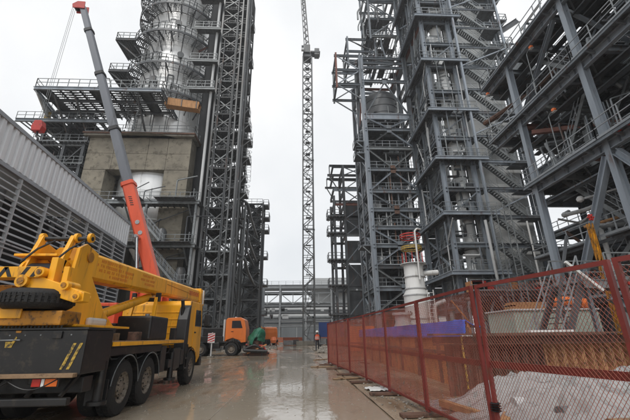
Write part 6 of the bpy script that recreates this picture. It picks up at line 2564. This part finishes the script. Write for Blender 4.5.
T = thing('orange_barrow', 'small orange mixer machine at the roadside before the yellow loader', 'mixer', (-3.9, 62, 0), 0, local=True)
m_ = MB()
m_.lathe([(0, 0), (.4, .05), (.55, .5), (.3, 1.0), (.2, 1.0)], (0, 0, .5), 16)
m_.build('drum', lamp_o, T, smooth=True)
m_ = MB()
for sx in (-.4, .4):
    m_.bar((sx, -.3, 0), (sx, 0, 1.0), .07)
    m_.bar((sx, .3, 0), (sx, 0, 1.0), .07)
m_.build('frame', orust, T)
for sx in (-.5, .5):
    m_ = MB()
    m_.lathe([(0, -.06), (.25, -.06), (.25, .06), (0, .06)], (sx, 0, .25), 14, 'x')
    m_.build('wheel', rub, T, smooth=True)
# crates and drums along the far verge
r = random.Random(81)
spec = [(-10.6, 66, 'rusty crate left of the yellow loader'), (-12.6, 57, 'rusty crate behind the orange truck'), (-1.6, 68, 'grey crate on the road left of the tower crane'), (-.2, 69.5, 'dark crate at the left foot of the tower crane'),
        (4.6, 67, 'grey crate right of the tower crane'), (5.4, 60, 'dark crate behind the walking worker'), (6.0, 56, 'rusty crate before the far right frame')]
for i, (x, y, lab) in enumerate(spec):
    t_ = thing('crate', lab, 'crate', (x, y, 0), r.uniform(-.3, .3), 'site crates', local=True)
    w, d, h = r.uniform(.5, .9), r.uniform(.4, .7), r.uniform(.5, 1.0)
    mt = (rustd, rustp, galv, steel_d, galv, steel_d, rustd)[i]
    for k in range(3):
        z = .12 + k * h / 3
        pb(t_, 'side_board', mt, -w, w, -d, -d + .05, z, z + h / 3 - .03, .004)
        pb(t_, 'side_board', mt, -w, w, d - .05, d, z, z + h / 3 - .03, .004)
        pb(t_, 'side_board', mt, -w, -w + .05, -d + .05, d - .05, z, z + h / 3 - .03, .004)
        pb(t_, 'side_board', mt, w - .05, w, -d + .05, d - .05, z, z + h / 3 - .03, .004)
    pb(t_, 'lid', mt, -w, w, -d, d, .12 + h, .17 + h, .005)
    for sx in (-w * .7, w * .7):
        pb(t_, 'runner', plankm, sx - .05, sx + .05, -d, d, 0, .12, .004)


for i, (x, y, mt, lab) in enumerate(((-5.0, 76, lamp_o, 'orange site barrier left of the distant yellow loader'), (-3.3, 80, lamp_o, 'orange site barrier nearer the tower crane'), (-1.8, 84, red, 'red site barrier behind the orange brown skip'))):
    t_ = thing('site_barrier', lab, 'barrier', (x, y, 0), 0, 'far site barriers', local=True)
    for sx in (-.7, .7):
        pb(t_, 'foot', conc_d, sx - .2, sx + .2, -.3, .3, 0, .12, .01)
        pb(t_, 'post', galv, sx - .04, sx + .04, -.04, .04, .12, 1.3, .004)
    for z in (.4, .75, 1.1):
        pb(t_, 'board', mt, -1.0, 1.0, -.07, -.041, z, z + .22, .004)


def rubble(name, cx, cy, rx, ry, n, smin, smax, seed, mat, hmax=.2):
    rr = random.Random(seed)
    mb = MB()
    for i in range(n):
        a = rr.uniform(0, 6.283)
        q = math.sqrt(rr.random())
        x, y = cx + rx * q * math.cos(a), cy + ry * q * math.sin(a)
        s_ = rr.uniform(smin, smax)
        zc = s_ * .25 + hmax * max(0, 1 - q) * rr.random()
        base = [V((rr.uniform(.6, 1) * sx, rr.uniform(.6, 1) * sy, rr.uniform(.5, .9) * sz)) * s_ for sz in (-.6, .6) for sx, sy in ((-1, -1), (1, -1), (1, 1), (-1, 1))]
        rot = Matrix.Rotation(rr.uniform(0, 6.28), 3, 'Z') @ Matrix.Rotation(rr.uniform(-.5, .5), 3, 'X')
        mb.add([rot @ b + V((x, y, zc)) for b in base], [(3, 2, 1, 0), (4, 5, 6, 7), (0, 1, 5, 4), (1, 2, 6, 5), (2, 3, 7, 6), (3, 0, 4, 7)])
    o = mb.build(name, mat, None)
    tag(o, kind='stuff')
    return o


rubble('roadside_rubble', 3.4, 44, 1.5, 12, 420, .05, .22, 5, rubble_m, .25)
rubble('verge_pebbles', 2.9, 9, .95, 6.5, 700, .006, .03, 6, rubble_m, 0)
rubble('road_grit', -1.0, 14, 3.2, 10, 800, .005, .018, 7, rubble_m, 0)
rubble('dirt_clods', -6, 52, 3, 16, 500, .05, .2, 8, rubble_m, .15)
# boards lying by the fence feet
for i, (x, y, rz, ln, lab) in enumerate(((1.9, 14.2, .3, 1.2, 'weathered board lying beside the fence feet, nearest one'), (1.5, 19.5, -.2, 1.6, 'weathered board lying by the far fence end'), (1.6, 25.5, .8, 1.3, 'weathered board lying on the road beyond the fence'))):
    t_ = thing('loose_board', lab, 'board', (x, y, 0.008), rz, 'boards on the road edge', local=True)
    m_ = MB()
    m_.box(-ln / 2, ln / 2, -.1, .1, 0, .035)
    m_.build('plank', plankm, t_, bevel=.006)
    pb(t_, 'batten', plankm, -ln * .3, -ln * .3 + .08, -.16, .16, .036, .06, .004)
m_ = MB()
for j in range(9):
    for i in range(9):
        u, v = i / 8, j / 8
        m_.v.append((2.05 + u * .55 + .05 * math.sin(v * 7), 10.9 + v * .8, .012 + .06 * abs(noise.noise(V((u * 4, v * 4, 2)))) + .02))
for j in range(8):
    for i in range(8):
        a = j * 9 + i
        m_.f.append((a, a + 1, a + 10, a + 9))
o = m_.build('paper_scrap', white, None, smooth=True)
s_ = o.modifiers.new('thickness', 'SOLIDIFY')
s_.thickness = .004
tag(o, 'crumpled white plastic scrap on the wet verge beside the fence', 'plastic scrap')

# ================================================================== PERSON
P_ = thing('person', 'worker in white helmet and orange red vest walking along the road carrying a dark bag', 'person', (2.2, 40.5, 0), math.radians(0), local=True)
J = {'pelvis': (0, 0, .98, .15), 'waist': (0, 0, 1.12, .14), 'chest': (0, .0, 1.34, .17), 'neck': (0, -.01, 1.5, .065), 'head0': (0, -.02, 1.58, .075), 'head': (0, -.02, 1.68, .095), 'crown': (0, -.02, 1.75, .07),
     'shl': (-.2, 0, 1.43, .075), 'ell': (-.27, .03, 1.16, .052), 'wrl': (-.27, -.06, .92, .038), 'hal': (-.27, -.08, .84, .04),
     'shr': (.2, 0, 1.43, .075), 'elr': (.28, .05, 1.16, .052), 'wrr': (.3, -.04, .92, .038), 'har': (.3, -.06, .84, .04),
     'hil': (-.1, 0, .92, .1), 'knl': (-.11, -.12, .52, .068), 'anl': (-.11, -.10, .1, .048), 'tol': (-.12, -.27, .05, .042),
     'hir': (.1, 0, .92, .1), 'knr': (.11, .06, .5, .068), 'anr': (.11, .26, .12, .048), 'tor': (.12, .12, .05, .042)}
E_ = [('pelvis', 'waist'), ('waist', 'chest'), ('chest', 'neck'), ('neck', 'head0'), ('head0', 'head'), ('head', 'crown'), ('chest', 'shl'), ('shl', 'ell'), ('ell', 'wrl'), ('wrl', 'hal'),
      ('chest', 'shr'), ('shr', 'elr'), ('elr', 'wrr'), ('wrr', 'har'), ('pelvis', 'hil'), ('hil', 'knl'), ('knl', 'anl'), ('anl', 'tol'), ('pelvis', 'hir'), ('hir', 'knr'), ('knr', 'anr'), ('anr', 'tor')]
for sx, nm in ((-1, 'l'), (1, 'r')):
    hx, hy, hz, _ = J['ha' + nm]
    for k in range(4):
        J['f%s%d' % (nm, k)] = (hx + sx * .005, hy - .03 + k * .02, hz - .07 - (.01 if k in (1, 2) else 0), .0095)
        J['g%s%d' % (nm, k)] = (hx - sx * .012, hy - .035 + k * .02, hz - .115 - (.012 if k in (1, 2) else 0), .008)
        E_ += [('ha' + nm, 'f%s%d' % (nm, k)), ('f%s%d' % (nm, k), 'g%s%d' % (nm, k))]
    J['t' + nm] = (hx - sx * .03, hy - .045, hz - .03, .011)
    E_.append(('ha' + nm, 't' + nm))
ks = list(J)
me = bpy.data.meshes.new('body')
me.from_pydata([J[k][:3] for k in ks], [(ks.index(a), ks.index(b)) for a, b in E_], [])
bo = bpy.data.objects.new('body', me)
COL.objects.link(bo)
bo.parent = P_
sk = bo.modifiers.new('skin', 'SKIN')
for i, k in enumerate(ks):
    rr = J[k][3]
    me.skin_vertices[0].data[i].radius = (rr, rr * (.72 if k in ('pelvis', 'waist', 'chest') else 1))
me.skin_vertices[0].data[0].use_root = True
bo.modifiers.new('smooth', 'SUBSURF').levels = 2
bo.modifiers['smooth'].render_levels = 2
me.materials.append(cloth_d)
m_ = MB()
m_.lathe([(0, 0), (.07, .02), (.085, .07), (.08, .12), (.05, .17)], (0, -.035, 1.57), 16)
m_.build('face', skin, P_, smooth=True)
m_ = MB()
m_.lathe([(.125, 1.70), (.135, 1.71), (.12, 1.76), (.09, 1.82), (.04, 1.85), (0, 1.855)], (0, -.02, 0), 20)
m_.lathe([(.12, 1.70), (.15, 1.695), (.15, 1.70)], (0, -.05, 0), 20)
m_.build('helmet', white, P_, smooth=True)
for x in (-.035, .035):
    MB().tube((x, -.115, 1.665), (x, -.125, 1.665), .012, n=8).build('eye', black, P_)
m_ = MB()
m_.prism([(-.02, 1.6), (.02, 1.6), (0, 1.655)], -.14, -.11, 'y')
m_.build('nose', skin, P_)
MB().box(-.03, .03, -.122, -.112, 1.585, 1.592).build('mouth', redlens, P_)
m_ = MB()
n = 20
pf = [(.205, .165, 1.0), (.2, .16, 1.12), (.215, .17, 1.3), (.2, .15, 1.42), (.1, .09, 1.5)]
for a, b, z in pf:
    for i in range(n):
        t = 2 * math.pi * i / n
        m_.v.append((a * math.cos(t), b * math.sin(t), z))
for k in range(len(pf) - 1):
    for i in range(n):
        j = (i + 1) % n
        m_.f.append((k * n + i, k * n + j, (k + 1) * n + j, (k + 1) * n + i))
P_.scale = (1.22, 1.22, 1.13)
vo = m_.build('vest', cloth_o, P_, smooth=True)
for z in (1.08, 1.22):
    m_ = MB()
    for zz in (z, z + .05):
        for i in range(n):
            t = 2 * math.pi * i / n
            m_.v.append((.222 * math.cos(t), .178 * math.sin(t), zz))
    for i in range(n):
        j = (i + 1) % n
        m_.f.append((i, j, n + j, n + i))
    m_.build('reflective_band', reflect, vo, smooth=True)
t_ = thing('tool_bag', 'dark bag in the walking worker\'s hand', 'bag', (2.52, 40.44, .45), local=True)
pb(t_, 'bag_body', blk, -.09, .09, -.2, .2, 0, .24, .03)
m_ = MB()
m_.path([(0, -.12, .23), (0, -.08, .31), (0, .08, .31), (0, .12, .23)], .012, 6)
m_.build('strap', blk, t_, smooth=True)

# ================================================================== AIR
hz = MB().box(-255, 255, -65, 335, -1.05, 124).build('haze', skin, None)
hz.data.materials.clear()
hm = bpy.data.materials.new('pale_haze')
hm.use_nodes = True
hn = hm.node_tree
hn.nodes.clear()
ho = hn.nodes.new('ShaderNodeOutputMaterial')
hv = hn.nodes.new('ShaderNodeVolumePrincipled')
hv.inputs['Color'].default_value = (0.93, 0.95, 0.97, 1)
hv.inputs['Density'].default_value = 0.0007
hn.links.new(hv.outputs[0], ho.inputs['Volume'])
hz.data.materials.append(hm)
tag(hz, kind='stuff')
